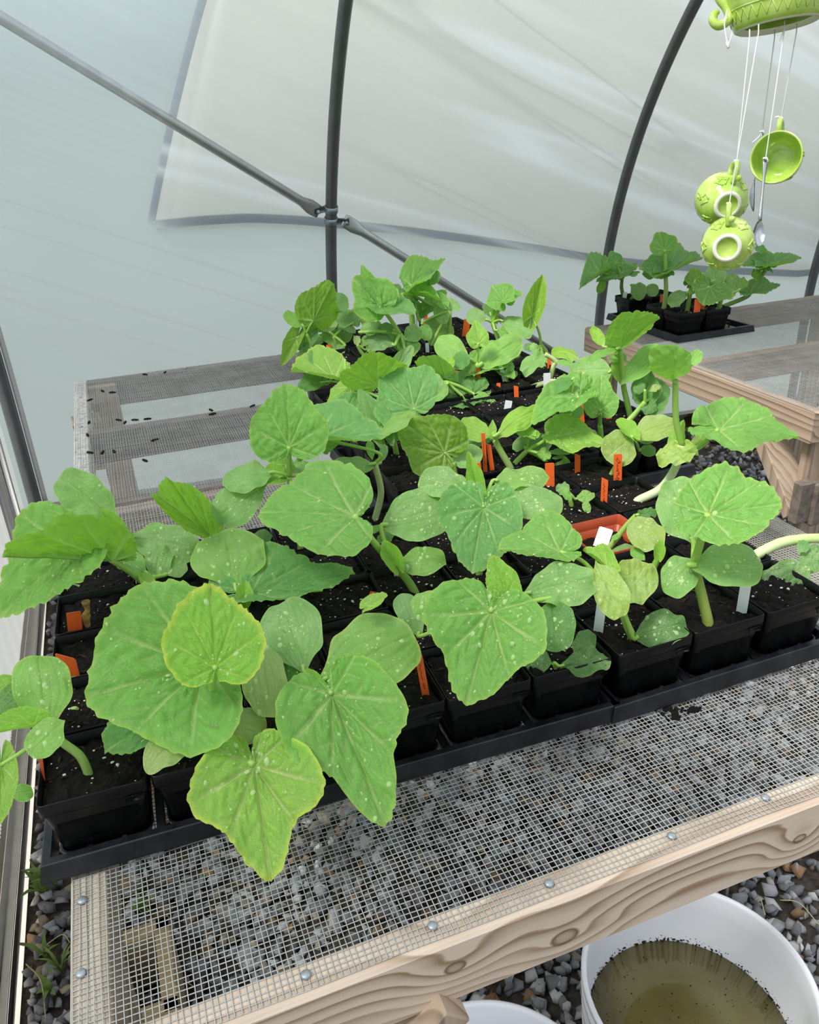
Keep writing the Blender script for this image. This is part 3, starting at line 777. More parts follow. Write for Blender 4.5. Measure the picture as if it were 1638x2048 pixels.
# ------------------------------------------------------------------ leaves
PAL = dict(
 m=((142, 204, 92), (200, 230, 146), (206, 230, 104), .0),    # mature true leaf
 b=((126, 190, 104), (186, 222, 144), (186, 218, 108), .0),    # bluish mature
 y=((158, 214, 76), (194, 226, 104), (232, 236, 88), .0),     # young, yellow margin
 l=((172, 222, 90), (222, 238, 150), (226, 238, 98), .0),    # light fresh
 c=((148, 204, 106), (184, 220, 138), (190, 222, 116), .9),   # cotyledon, mottled
 q=((156, 210, 96), (176, 216, 118), (206, 226, 104), .45),  # cotyledon, light
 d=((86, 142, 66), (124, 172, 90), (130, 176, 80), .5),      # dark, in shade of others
 k=((96, 146, 82), (150, 184, 110), (150, 180, 96), 1.0),    # crumpled dark
 p=((196, 214, 128), (222, 230, 160), (222, 224, 140), .4),  # pale, fading
 v=((196, 222, 96), (216, 232, 150), (216, 228, 110), 1.2),  # yellow crumpled
 u=((168, 216, 66), (226, 242, 160), (200, 228, 110), .0),    # lit underside
 g=((144, 192, 112), (176, 208, 140), (176, 204, 120), .3))   # greyish
def lin(c): return np.array(srgb(*c)[:3])
def sstep(a, b, x):
    t = np.clip((x-a)/(b-a), 0, 1); return t*t*(3-2*t)
VA = np.array([0, .62, -.62, 1.22, -1.22, 1.9, -1.9, 2.55, -2.55])
def leaf_shape(kind, res, o):
    nr, ns = res
    th = np.linspace(-PI, PI, ns, endpoint=False); a = np.abs(th); rho = np.linspace(0, 1, nr+1)[1:]
    r0 = o['rng']
    if kind == 'T':
        R = np.interp(a, [0, .3, .62, .92, 1.22, 1.55, 1.9, 2.25, 2.55, 2.85, PI], [1.0, .95, .93, .90, .93, .87, .83, .80, .76, .62, .50])
        R = R*(1 + .03*np.cos(a*5.1)*sstep(.2, .5, a)*(1-sstep(2.2, 2.6, a)) + o['lobe']*np.cos(a*5.15))
        R = R*(1-sstep(1.5, 2.6, a)) + R*(o['lob']/.72)*sstep(1.5, 2.6, a)
        R *= 1-.80*np.exp(-((PI-a)/.17)**2)
        nt = int(r0.integers(30, 40)); tt = th/(2*PI)*nt + .35*np.sin(th*7+r0.uniform(0, 6)); ph = tt % 1; ka = r0.uniform(.25, 1.5, nt+2)[np.floor(tt-tt.min()).astype(int) % nt]
        R *= 1 + o['teeth']*.62*(np.where(ph < .35, ph/.35, 1-(ph-.35)/.65)-.5)*ka + .004*r0.normal(size=ns)
        R *= 1 + .032*np.sin(th*3+r0.uniform(0, 6)) + .026*np.sin(th*5+r0.uniform(0, 6)) + .014*np.sin(th*9+r0.uniform(0, 6))
        U = rho[:, None]*(R*np.sin(th))[None]; Vv = rho[:, None]*(R*np.cos(th))[None]
        c0 = np.array([0., 0.])
    else:
        h = np.interp(a, [0, .5, 1.0, 1.5, 2.0, 2.5, 2.85, PI], [.47, .475, .455, .425, .43, .46, .50, .54])
        h *= 1 + .03*np.sin(th*2+r0.uniform(0, 6)) + .035*np.sin(th*3+r0.uniform(0, 6)) + .02*np.sin(th*7+r0.uniform(0, 6))
        wx = 1.0
        uu = h*np.sin(th)*wx; vv = .53 + h*np.cos(th)
        nrw = sstep(2.1, PI, a); uu *= 1-.62*nrw
        c0 = np.array([0., .53]); U = c0[0]+rho[:, None]*(uu-c0[0])[None]; Vv = c0[1]+rho[:, None]*(vv-c0[1])[None]
    U = np.append(c0[0], U.ravel()); Vv = np.append(c0[1], Vv.ravel())
    RH_ = np.append(0, np.repeat(rho, ns)); TH = np.append(0, np.tile(th, nr))
    F = []
    for j in range(ns): F.append((0, 1+j, 1+(j+1) % ns))
    F3 = np.array(F)
    i = np.arange(nr-1)[:, None]; j = np.arange(ns)[None]
    F4 = np.stack([(1+i*ns+j), (1+(i+1)*ns+j), (1+(i+1)*ns+(j+1) % ns), (1+i*ns+(j+1) % ns)], -1).reshape(-1, 4)
    # veins
    if kind == 'T':
        ang = np.arctan2(U, Vv); Rr = np.hypot(U, Vv)
        dth = np.abs(((ang[:, None]-VA[None]+PI) % (2*PI))-PI); kk = dth.argmin(1); dm = dth[np.arange(len(U)), kk]
        s = Rr*np.cos(dm); t = Rr*np.sin(dm)
        sg = np.sign((((ang-VA[kk])+PI) % (2*PI))-PI)
        q_ = s-1.05*t+.9*t*t+.012*np.sin(s*31+kk); fr = (q_/.17 + .5*(sg > 0) + .37*kk) % 1; ds = np.abs(fr-.5)*.17*.72
        fr2 = ((s*.5+t)/.12) % 1; ds2 = np.abs(fr2-.5)*.12
        wide = .019*(1.25-.8*RH_)
        v1 = 1-sstep(wide*.5, wide*1.6, t); v2 = (1-sstep(.003, .014, ds))*sstep(.12, .28, Rr)*(1-.35*RH_)*.8
        dv = np.minimum(np.minimum(t*.55, ds*.6+.010), .06)
    else:
        hw = np.interp(Vv, [0, .15, .4, .7, .9, 1.0], [.12, .30, .46, .44, .28, .05]); q = U/np.maximum(hw, .02)
        v1 = (1-sstep(.006, .022, np.abs(U)))*(1-sstep(.8, .98, Vv))
        v2 = np.zeros_like(U); dv = np.minimum(np.abs(U), .06)
        for c in (.30, .58, .84):
            d = np.abs(np.abs(q)-c*np.minimum(1, .25+1.1*np.sqrt(np.clip(Vv, 0, 1))))*hw
            v2 = np.maximum(v2, (1-sstep(.004, .018, d))*(1-sstep(.62, .9, Vv))*.7); dv = np.minimum(dv, d*.8+.01)
    return U, Vv, RH_, TH, F3, F4, v1, v2, dv
def make_leaf(kind, B, Uv, Vv, Nn, o, parent, name):
    S_ = (np.linalg.norm(Uv)+np.linalg.norm(Vv))/2
    u, v, rh, th, F3, F4, v1, v2, dv = leaf_shape(kind, o['res'], o)
    r0 = o['rng']; ph = r0.uniform(0, 6, 8)
    vc = v if kind == 'T' else (v-.5)
    n = o['cup']*(u*u+vc*vc) + o['fold']*(np.sqrt(u*u+.004)-.06) - o['droop']*np.maximum(0, v-.25)**2*1.2 - o['sag']*np.maximum(0, -v)**2
    n += o['wav']*rh**2.2*(np.sin(th*5+ph[0])*.6+np.sin(th*8+ph[1])*.4+np.sin(th*3+ph[2])*.5)
    pk = .5+.5*np.sin(u*13+ph[3]*2)*np.sin(v*12+ph[4])
    n += o['puck']*(.085*(1-np.exp(-dv/.022))-.03)*(.55+.8*pk) - .3*o['puck']*.03*v1 + .010*np.sin(u*21+ph[5])*np.sin(v*19+ph[6])*rh
    n += o['rough']*(np.sin(u*19+ph[3]+v*5)*np.sin(v*17+ph[4])*.6+np.sin(u*37+ph[5])*np.sin(v*33+u*9+ph[6])*.4)
    uu = np.where(u > 0, u, u*o['w2'])
    P = B + uu[:, None]*Uv + v[:, None]*Vv + (n*S_)[:, None]*Nn
    # the width is drawn in as the blade folds up or curls
    base, vein, edge, mot = PAL[o['col']]
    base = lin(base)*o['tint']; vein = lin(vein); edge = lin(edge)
    blot = .5+.5*np.sin(u*6+ph[0])*np.sin(v*5+ph[1])
    C = base[None]*(1+.10*(blot-.5)[:, None])
    dark = np.clip(dv/.05, 0, 1)[:, None]; C = C*(1-.13*(1-dark))*(1+.10*(pk-.5))[:, None] * np.array([1.0, 1.0, 1.0])  # darker beside the veins: shade in the valleys painted into the pigment
    k = np.clip(v1*.95+v2*.75, 0, 1)[:, None]*o['vk']; C = C*(1-k)+vein*k
    ew = sstep(1-o['ew'], 1.0, rh)[:, None]*o['ek']; C = C*(1-ew)+edge*ew
    if o['brown'] > 0:
        bm = (sstep(.72, .95, rh)*(np.sin(th*2+ph[7]) > .1))[:, None]*o['brown']; C = C*(1-bm)+lin((186, 158, 112))*bm
    C = np.concatenate([C, np.full((len(C), 1), mot)], 1)
    Vs = [P]; nV = len(P); Fs = [tuple(f) for f in F3.tolist()]+[tuple(f) for f in F4.tolist()]; mi = [0]*len(Fs); Cs = [C]
    if o['under']:
        Fs = [f[::-1] for f in Fs]
    if o['drops']:
        ns = o['res'][1]; nr = o['res'][0]
        for _ in range(o['drops']):
            i = int(r0.integers(2, nr-1)); j = int(r0.integers(0, ns)); a = 1+i*ns+j; b = 1+(i+1)*ns+j; c = 1+i*ns+(j+1) % ns
            nn = np.cross(P[b]-P[a], P[c]-P[a]); L = np.linalg.norm(nn)
            if L < 1e-12: continue
            nn /= L
            if nn @ Nn < 0: nn = -nn
            dn = np.array([0, 0, -1.]); dn = dn-nn*(dn@nn); ld = np.linalg.norm(dn)
            dn = dn/ld if ld > .05 else unit(np.cross(nn, (1, 0, 0)))
            sd = np.cross(nn, dn); s = r0.uniform(.0007, .0017) if r0.random() < .8 else r0.uniform(.0018, .0034)
            el = 1+r0.uniform(0, .7)*ld; K = 9; V = [P[a]+nn*s*.62]
            for (q, hh) in ((.55, .5), (.88, .26), (1.02, -.06)):
                for t in range(K):
                    ang = 2*PI*t/K; V.append(P[a] + nn*s*hh + (dn*el*math.cos(ang)*(1.15 if math.cos(ang) > 0 else .9)+sd*math.sin(ang))*s*q)
            F = [(0, 1+t, 1+(t+1) % K) for t in range(K)]
            for rr in range(2): F += [(1+rr*K+t, 1+(rr+1)*K+t, 1+(rr+1)*K+(t+1) % K, 1+rr*K+(t+1) % K) for t in range(K)]
            Fs += [tuple(x+nV for x in f) for f in F]; mi += [1]*len(F); Vs.append(np.array(V)); nV += len(V); Cs.append(np.ones((len(V), 4)))
    V = np.concatenate(Vs)
    me = meshdata(name, V, Fs, [M['leaf'], M['drop']], True, mi, tuple(parent.location))
    at = me.color_attributes.new('pig', 'FLOAT_COLOR', 'POINT'); at.data.foreach_set('color', np.concatenate(Cs).astype(np.float32).ravel())
    ob = link(name, me, parent); 
    ob.matrix_parent_inverse = parent_inv(parent); return ob
def parent_inv(e):             # parts were built in world axes; cancel the pot's small turn
    return Matrix.Rotation(-e.rotation_euler.z, 4, 'Z')
def stem_obj(name, pts, r0_, r1_, parent, c0=(168, 192, 104), c1=(140, 186, 72), n=10):
    P = catmull(pts, 7); m = MB(); rr = np.linspace(r0_, r1_, len(P)); m.tube(P, rr, n)
    V = np.concatenate(m.V); me = meshdata(name, V, m.F, [M['stem']], True, None, tuple(parent.location))
    t = np.append(np.repeat(np.linspace(0, 1, len(P)), n), [])[:, None]; C = lin(c0)*(1-t)+lin(c1)*t
    at = me.color_attributes.new('pig', 'FLOAT_COLOR', 'POINT'); at.data.foreach_set('color', np.concatenate([C, np.ones((len(C), 1))], 1).astype(np.float32).ravel())
    ob = link(name, me, parent); ob.matrix_parent_inverse = parent_inv(parent); return ob
DEF = dict(d=0., N=None, w2=1., cup=None, fold=None, droop=.10, sag=.05, wav=None, puck=None, rough=0., col=None, under=False, lob=None, lobe=.022, teeth=.05,
           pet=True, pm=(), pr=None, drops=0, tint=1., vk=1., ew=.06, ek=.55, brown=0., al=None, lift=0.)
class Plant:
    def __init__(s, base, stem=(), node=None, r=5.0, nd=0., desc='', c0=(176, 198, 120), c1=(146, 188, 78), sub=0., pot=None, soilz=SOILZ):
        z = BZ + soilz; p = atz(base, z)
        key = pot or pot_for(p); s.key = key; e = POTS[key]; s.e = e
        c = np.array(e.location[:2]); lim = .043
        q = np.clip(p[:2]-c, -lim, lim)+c; s.base = np.array([q[0], q[1], z])
        s.D = s.base @ HD; s.desc = desc
        pts = [s.base-np.array([0, 0, .012]), s.base]
        seq = list(stem)+([node] if node else [])
        for k, t in enumerate(seq): pts.append(atD(t, s.D + nd*(k+1)/len(seq)))
        s.node = pts[-1]; s.nD = s.D + (nd if seq else 0)
        rm = r*mpp(s.base)
        if seq: stem_obj('stem', pts, rm*1.05, rm*.85, e, c0, c1)
        s.r = rm; e.name = 'potted_squash_seedling'
        e['_d'] = desc; s.k = 0
    def leaf(s, kind, B, T, w, **kw):
        o = dict(DEF); o.update(kw); s.k += 1
        o['rng'] = np.random.default_rng(abs(int(B[0]*7+B[1]*13+T[0]*3+T[1])))
        r = o['rng']
        if o['col'] is None: o['col'] = 'm' if kind == 'T' else 'c'
        px = math.hypot(T[0]-B[0], T[1]-B[1])
        sz = max(px, w*1.6)
        o['res'] = (30, 168) if sz > 150 else (22, 126) if sz > 80 else (14, 84) if sz > 42 else (9, 63)
        if kind == 'T':
            dv = dict(cup=.06, fold=.16, wav=.045, puck=.85, lob=.5)
        else: dv = dict(cup=-.10, fold=.06, wav=.03, puck=.25, lob=0)
        for k_, v_ in dv.items():
            if o[k_] is None: o[k_] = v_
        D = s.nD + o['d']; b = atD(B, D)
        d = np.array([T[0]-B[0], T[1]-B[1]], float)/px; pr = np.array([-d[1], d[0]])
        mid = (np.array(B)+np.array(T))/2 if kind == 'C' else np.array(B)+.2*np.array([T[0]-B[0], T[1]-B[1]])
        Rp = mid + pr*w
        c = unit(EYEP-b); up = np.array([0, 0, 1.])
        def solve(n):
            t = atplane(T, b, n); m0 = atplane(mid, b, n); q = atplane(Rp, b, n)
            V = t-b; Uw = q-m0; return V, Uw
        um = .90 if kind == 'T' else .455
        tgt = 1.0 if kind == 'T' else 1.0
        if o['N'] is not None: n = unit(np.array(o['N'], float))
        else:
            best = None
            for al in (np.radians(np.arange(-25, 86, 5)) if o['al'] is None else [math.radians(o['al'])]):
                n_ = unit(c*math.cos(al)+up*math.sin(al))
                if n_ @ c < .22: continue
                V, Uw = solve(n_); ra = math.log(np.linalg.norm(V)/(np.linalg.norm(Uw)/um)/tgt)
                cost = ra*ra + .10*((al-.75)/.6)**2
                if best is None or cost < best[0]: best = (cost, n_)
            n = best[1]
        V, Uw = solve(n); Uv = Uw/um
        if o['under']: n = -n
        nn = unit(np.cross(Uv, V));
        if nn @ (EYEP-b) < 0: nn = -nn
        if o['under']: nn = -nn
        nm = 'leaf' if kind == 'T' else 'cotyledon'
        f = o['under']
        # face winding must put the upper side towards nn
        flip = (np.cross(Uv, V) @ nn) > 0
        o2 = dict(o); o2['under'] = bool(flip)
        ob = make_leaf(kind, b, Uv, V, nn, o2, s.e, nm)
        if o['pet']:
            pp = [s.node] + [atD(q, D*.5+s.nD*.5) for q in o['pm']] + [b]
            L = np.linalg.norm(b-s.node)
            if L > .004:
                if len(pp) == 2: pp.insert(1, (s.node+b)/2 + np.array([0, 0, .04*L]))
                rr = (o['pr']*mpp(b)) if o['pr'] else s.r*(.55 if kind == 'T' else .6)
                e_ = b + V*(.06 if kind == 'T' else .10)
                stem_obj('petiole', pp+([e_] if kind == 'C' else []), rr, rr*.8, s.e, (150, 190, 80), (164, 200, 96), 8)
        return ob
# ------------------------------------------------------------------ the seedlings
# near left corner
p = Plant((178, 1550), [(160, 1512), (122, 1482)], (104, 1458), 9, desc='a light green squash seedling arching left over the tray edge')
p.leaf('C', (96, 1462), (74, 1300), 62, col='q', cup=-.22, wav=.05, drops=22, ek=.8, d=-.01)
p.leaf('C', (128, 1440), (58, 1506), 36, col='q', cup=-.1, drops=8, pet=False, d=-.03)
p.leaf('T', (66, 1452), (-28, 1468), 20, col='y', fold=.5, d=-.02)
p.leaf('T', (62, 1400), (-18, 1425), 34, col='d', drops=6, d=.04)
p.leaf('T', (2, 1530), (-2, 1652), 36, col='l', pm=((50, 1500),), pr=5.5, d=-.02)
p.leaf('C', (18, 1590), (66, 1582), 20, col='m', pet=False, d=0)
p.leaf('T', (25, 1385), (-18, 1350), 24, col='l', d=.06)
p = Plant((150, 1418), [], (122, 1432), 6, desc='a wet curled cotyledon', )
p.leaf('C', (118, 1462), (172, 1348), 40, col='c', cup=-.3, wav=.06, drops=18, d=-.01)
p.leaf('C', (140, 1425), (150, 1474), 17, col='u', cup=.3, pet=False, d=.01)
# second pot of the front row
p = Plant((400, 1499), [(410, 1468)], (424, 1445), 10, desc='the biggest squash seedling, its lower leaf hanging over the front')
p.leaf('T', (402, 1328), (176, 1394), 168, col='m', fold=.24, wav=.06, puck=1.1, drops=70, lob=.25, d=.02, pm=((420, 1400),), pr=6)
p.leaf('T', (340, 1420), (208, 1500), 62, col='b', wav=.09, drops=24, d=.03, pet=False)
p.leaf('T', (430, 1333), (421, 1170), 99, col='y', cup=.12, fold=.12, drops=26, lob=.22, ew=.13, ek=.9, teeth=.06, d=-.03, pr=7)
p.leaf('T', (426, 1428), (450, 1352), 20, col='l', fold=.6, d=-.02, pet=False)
p.leaf('C', (408, 1424), (292, 1530), 40, col='p', cup=-.3, wav=.05, d=-.03)
p.leaf('C', (432, 1442), (530, 1452), 44, col='p', cup=-.35, wav=.08, brown=.9, d=-.02)
p.leaf('C', (520, 1285), (540, 1432), 50, col='p', d=.05, drops=10, pet=False)
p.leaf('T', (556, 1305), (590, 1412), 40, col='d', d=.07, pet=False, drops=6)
p.leaf('T', (507, 1529), (540, 1746), 122, col='l', fold=.22, wav=.045, puck=1.0, drops=46, ew=.09, ek=.95, lob=.33, lobe=.065, d=-.08, pm=((452, 1490),), pr=9)
# third / fourth pots
p = Plant((640, 1440), [(636, 1400)], (632, 1356), 8, desc='a broad leaf drooping over the tray and a wide pale cotyledon')
p.leaf('T', (663, 1387), (762, 1626), 122, col='m', fold=.22, wav=.04, puck=.95, drops=52, lob=.17, lobe=.06, d=-.05, N=None, pr=6)
p.leaf('C', (634, 1366), (832, 1258), 84, col='q', drops=34, cup=-.12, d=-.02, ew=.08, ek=.9)
p.leaf('C', (609, 1346), (566, 1192), 64, col='c', drops=36, d=.0)
p.leaf('T', (630, 1362), (612, 1338), 13, col='l', d=-.02, pet=False, fold=.5)
p = Plant((752, 1393), [(753, 1350)], (750, 1300), 7, desc='a pale stem and dark leaf half hidden under a wide cotyledon')
p.leaf('T', (730, 1335), (650, 1382), 36, col='d', d=.03, drops=8)
p.leaf('T', (738, 1212), (774, 1190), 15, col='l', pet=False, d=.02)
p = Plant((500, 1250), [], (482, 1188), 7, desc='a bright cotyledon and a dark star-tipped leaf')
p.leaf('C', (472, 1180), (448, 1052), 78, col='q', drops=30, cup=-.15, d=0, wav=.04)
p.leaf('T', (500, 1182), (694, 1152), 58, col='b', drops=40, fold=.2, lobe=.07, teeth=.06, d=.0, lob=.45)
p.leaf('T', (488, 1202), (492, 1160), 17, col='l', pet=False, d=-.02, fold=.6)
p = Plant((300, 1205), [], (286, 1164), 8, desc='a huge leaf spreading past the left end of the tray')
p.leaf('T', (150, 1090), (12, 1220), 88, col='m', fold=.2, puck=1.0, drops=34, d=-.02, wav=.05, pet=False, lob=.2)
p.leaf('T', (222, 1120), (12, 1110), 74, col='u', under=True, fold=.1, w2=-.12, d=-.03, lob=.3, vk=.9, pr=7, N=(.25, -.85, -.35))
p.leaf('C', (296, 1148), (226, 1100), 24, col='c', wav=.10, drops=12, d=0)
p.leaf('C', (306, 1158), (326, 1085), 30, col='c', wav=.06, drops=10, d=.01)
p.leaf('C', (160, 1170), (118, 1186), 14, col='g', d=.06, pet=False)
p.leaf('C', (330, 1150), (372, 1120), 22, col='c', d=.02, drops=5)
p.leaf('T', (300, 1165), (276, 1150), 13, col='l', pet=False, d=-.02)
p = Plant((263, 1119), [(250, 1090)], (240, 1060), 7, desc='two mottled cotyledons at the back left of the left tray', c0=(120, 150, 60), c1=(130, 170, 70))
p.leaf('C', (234, 1046), (120, 950), 48, col='c', wav=.05, drops=8, ek=.8, N=(.3, -.8, .5))
p.leaf('T', (241, 1066), (203, 1020), 17, col='y', fold=.7, pet=False, d=-.02)
p.leaf('C', (254, 1074), (398, 1092), 44, col='c', drops=40, cup=-.2, wav=.03, d=-.01)
p = Plant((456, 1132), [], (440, 1092), 7, desc='an upturned leaf showing its ribbed underside')
p.leaf('T', (420, 1070), (304, 978), 40, col='u', under=True, fold=.2, vk=1, lob=.35, drops=0, d=-.01, N=(.2, -.75, -.6))
p.leaf('C', (532, 968), (428, 1034), 44, col='c', wav=.05, drops=26, d=.03, pet=False)
p.leaf('C', (545, 1070), (505, 1085), 20, col='d', d=.05, pet=False)
# centre of the left tray
p = Plant((830, 1186), [(815, 1160)], (796, 1138), 9, desc='a very large leaf, a mottled cotyledon and a thick green stem')
p.leaf('T', (708, 1031), (516, 1022), 84, col='m', fold=.10, cup=.05, wav=.03, puck=.8, drops=24, lob=.10, d=-.02, pm=((752, 1090),), pr=8, ek=.4)
p.leaf('C', (762, 1054), (903, 1004), 58, col='c', drops=52, wav=.02, d=.03, pm=((775, 1100),))
p.leaf('C', (796, 1130), (890, 1114), 32, col='q', drops=22, wav=.06, d=-.02)
p.leaf('T', (790, 1128), (764, 1082), 19, col='y', fold=.6, pet=False, d=-.03)
p.leaf('C', (780, 1085), (765, 1062), 22, col='c', d=.03, pet=False)
p.leaf('C', (700, 1075), (768, 1050), 9, col='m', d=.02, pet=False)
p = Plant((958, 1152), [], (966, 1012), 7, desc='a tooth-edged leaf hanging forward between two mottled cotyledons')
p.leaf('T', (967, 1013), (945, 1144), 84, col='b', drops=60, lob=.42, fold=.15, wav=.04, d=-.03)
p.leaf('C', (1000, 1010), (1124, 1000), 38, col='c', drops=40, d=.0)
p.leaf('C', (985, 962), (1096, 948), 25, col='q', drops=26, wav=.05, d=.05)
p.leaf('C', (950, 988), (836, 948), 33, col='c', drops=34, d=.03)
p.leaf('T', (955, 985), (938, 906), 18, col='y', fold=.5, d=.03)
p.leaf('T', (972, 1005), (962, 980), 10, col='y', pet=False)
# front centre
p = Plant((990, 1372), [], (984, 1228), 8, desc='a large round leaf hanging over the rim, beaded with water')
p.leaf('T', (982, 1221), (936, 1400), 118, col='m', fold=.2, wav=.05, puck=1.0, drops=90, lob=.27, lobe=.02, d=-.05, pr=6)
p.leaf('T', (1012, 1190), (986, 1111), 34, col='y', fold=.15, rough=.02, d=.0, drops=6)
p.leaf('C', (1048, 1188), (1190, 1152), 50, col='c', drops=30, wav=.07, d=.03, ek=.6)
p.leaf('C', (1104, 1196), (1114, 1298), 47, col='d', drops=18, wav=.05, d=.02, tint=1.2)
p.leaf('C', (856, 1246), (846, 1180), 30, col='q', drops=16, wav=.05, d=-.02, ek=1)
p.leaf('C', (842, 1272), (800, 1186), 28, col='g', drops=4, d=.03)
p.leaf('C', (985, 1206), (894, 1176), 22, col='c', drops=14, d=.03)
p = Plant((1112, 1336), [], (1108, 1326), 6, desc='two crinkled dark cotyledons lying on the soil', c0=(190, 196, 170))
p.leaf('C', (1118, 1332), (1222, 1314), 28, col='k', wav=.09, rough=.03, drops=4, d=-.01, cup=-.2)
p.leaf('C', (1104, 1326), (1053, 1320), 27, col='k', rough=.02, drops=8, d=.0)
p.leaf('C', (1150, 1315), (1185, 1262), 24, col='k', wav=.06, pet=False, d=.01)
# front right tray
p = Plant((1266, 1278), [(1254, 1250)], (1240, 1212), 9, desc='a crumpled yellow-green leaf pair above a low dark cotyledon', c0=(196, 208, 130), c1=(168, 196, 90))
p.leaf('C', (1192, 1122), (1243, 1236), 36, col='v', rough=.03, wav=.05, cup=-.2, fold=.3, drops=6, d=-.02, pet=False)
p.leaf('C', (1236, 1210), (1298, 1122), 48, col='v', rough=.035, wav=.06, drops=8, d=-.01, tint=.85)
p.leaf('T', (1214, 1136), (1168, 1102), 15, col='l', fold=.6, d=0, pet=False)
p.leaf('C', (1266, 1276), (1375, 1240), 40, col='k', wav=.08, drops=16, cup=-.25, d=-.01)
p.leaf('T', (1120, 1103), (1003, 1098), 44, col='m', fold=.35, d=.03, drops=20, w2=1., pm=((1172, 1128),), pr=5, lob=.4)
p = Plant((1416, 1246), [(1408, 1210), (1396, 1160)], (1388, 1128), 11, desc='a sturdy upright stem and a broad pale-veined top leaf', c0=(186, 196, 96), c1=(150, 180, 80))
p.leaf('T', (1416, 1027), (1566, 1012), 80, col='m', cup=.1, fold=.1, puck=1.0, drops=20, lob=.52, d=-.01, pm=((1402, 1080),), pr=9, vk=1.1)
p.leaf('C', (1388, 1088), (1342, 956), 54, col='c', drops=26, wav=.05, d=.04, ek=.8)
p.leaf('C', (1378, 1130), (1530, 1128), 47, col='c', drops=22, cup=-.1, d=-.01, vk=1.2)
p.leaf('C', (1392, 1118), (1330, 1180), 40, col='c', drops=26, d=.01)
p = Plant((1300, 1152), [(1312, 1125)], (1322, 1106), 7, desc='a yellowish mottled cotyledon on a short green stem', c0=(120, 160, 70))
p.leaf('C', (1328, 1098), (1262, 1042), 36, col='v', tint=.85, drops=8, wav=.05, d=0)
p.leaf('T', (1318, 1110), (1322, 1078), 12, col='y', fold=.5, pet=False, d=-.02)
p.leaf('C', (1290, 1120), (1262, 1098), 12, col='m', pet=False)
p = Plant((1524, 1112), [(1556, 1088), (1605, 1078)], (1665, 1076), 11, desc='a long pale stem leaning out of the photo on the right', c0=(226, 232, 190), c1=(190, 210, 130))
p.leaf('C', (1622, 1132), (1524, 1208), 54, col='k', rough=.04, wav=.07, drops=12, d=-.06, pet=False, vk=1.2)
p.leaf('C', (1602, 1150), (1645, 1092), 28, col='k', rough=.03, wav=.08, d=-.05, pet=False, tint=1.2)
p.leaf('C', (1596, 1105), (1615, 1082), 14, col='k', wav=.1, d=-.03, pet=False, tint=1.3)
p.leaf('C', (1632, 1200), (1650, 1180), 10, col='m', pet=False, d=-.06)
p = Plant((1216, 1100), [(1232, 1078), (1254, 1050)], (1272, 1031), 6, desc='a bent stem with a shrivelled tip', c0=(170, 190, 110), c1=(150, 180, 80), soilz=.070)
p.leaf('C', (1274, 1030), (1314, 1022), 12, col='d', wav=.14, rough=.04, d=-.01)
p.leaf('C', (1216, 1106), (1278, 1096), 14, col='g', d=-.03, pet=False, cup=-.2)
p.leaf('C', (1222, 1080), (1240, 1068), 6, col='m', pet=False, d=-.01)
# behind the terracotta pot
p = Plant((1144, 1016), [], (1137, 985), 5, desc='a small crinkled sprout', c0=(150, 180, 90))
p.leaf('C', (1138, 988), (1116, 968), 14, col='g', wav=.12, rough=.03)
p.leaf('C', (1126, 975), (1140, 1000), 9, col='m', wav=.1, pet=False, d=-.02)
p.leaf('C', (1150, 998), (1190, 988), 12, col='q', rough=.03, wav=.08, d=0)
p.leaf('C', (1170, 1000), (1176, 1026), 9, col='q', pet=False, d=-.01, wav=.08)
p = Plant((1276, 1002), [(1318, 980), (1344, 948), (1358, 915)], (1364, 890), 9, desc='a long white curving stem and a cupped top leaf', c0=(222, 226, 188), c1=(206, 220, 160))
p.leaf('C', (1402, 900), (1312, 906), 25, col='v', rough=.05, wav=.10, cup=-.3, d=-.02, pet=False)
p.leaf('C', (1376, 902), (1420, 866), 15, col='v', d=.02, pet=False)
p.leaf('T', (1350, 884), (1366, 842), 17, col='u', under=True, fold=.5, d=.02)
p.leaf('T', (1437, 858), (1594, 872), 50, col='m', fold=.10, wav=.05, lob=.42, d=.01, pm=((1395, 894),), pr=5, ek=.3)
p.leaf('C', (1351, 770), (1352, 694), 46, col='m', under=True, cup=.5, rough=.02, d=.0, pm=((1352, 840),), pr=7, N=(.15, -.95, -.25))
p.leaf('C', (1330, 740), (1316, 700), 16, col='l', cup=.3, d=.03, pet=False)
p.leaf('C', (1378, 735), (1400, 702), 14, col='q', cup=.3, d=.03, pet=False)
p = Plant((1272, 938), [], (1266, 874), 6, desc='two pale mottled cotyledons above a lettered orange label')
p.leaf('C', (1268, 872), (1212, 916), 38, col='v', rough=.02, tint=.7, drops=5, d=-.01)
p.leaf('C', (1264, 874), (1350, 838), 28, col='v', tint=.85, d=0, cup=-.15)
p.leaf('T', (1262, 872), (1231, 843), 15, col='y', fold=.4, d=-.01)
p.leaf('C', (1278, 900), (1312, 902), 13, col='d', d=.03)
p.leaf('C', (1272, 880), (1308, 878), 10, col='d', d=.03)
p = Plant((1252, 848), [(1270, 828)], (1290, 804), 6, desc='a dark leaf cluster with a dried seed coat', c0=(196, 214, 140))
p.leaf('T', (1292, 800), (1340, 776), 40, col='d', d=.03, drops=0, tint=1.25)
p.leaf('T', (1290, 790), (1300, 742), 30, col='d', d=.02, tint=1.15)
p.leaf('C', (1296, 800), (1300, 826), 18, col='d', d=.01, wav=.1)
p.leaf('C', (1290, 782), (1268, 770), 14, col='d', d=.0)
p.leaf('C', (1298, 782), (1322, 770), 7, col='p', d=.0, rough=.06, brown=1., pet=False)
p = Plant((1262, 838), [(1253, 800), (1247, 770)], (1240, 700), 6, desc='a tall stem topped by an upright ribbed leaf', c0=(120, 160, 70))
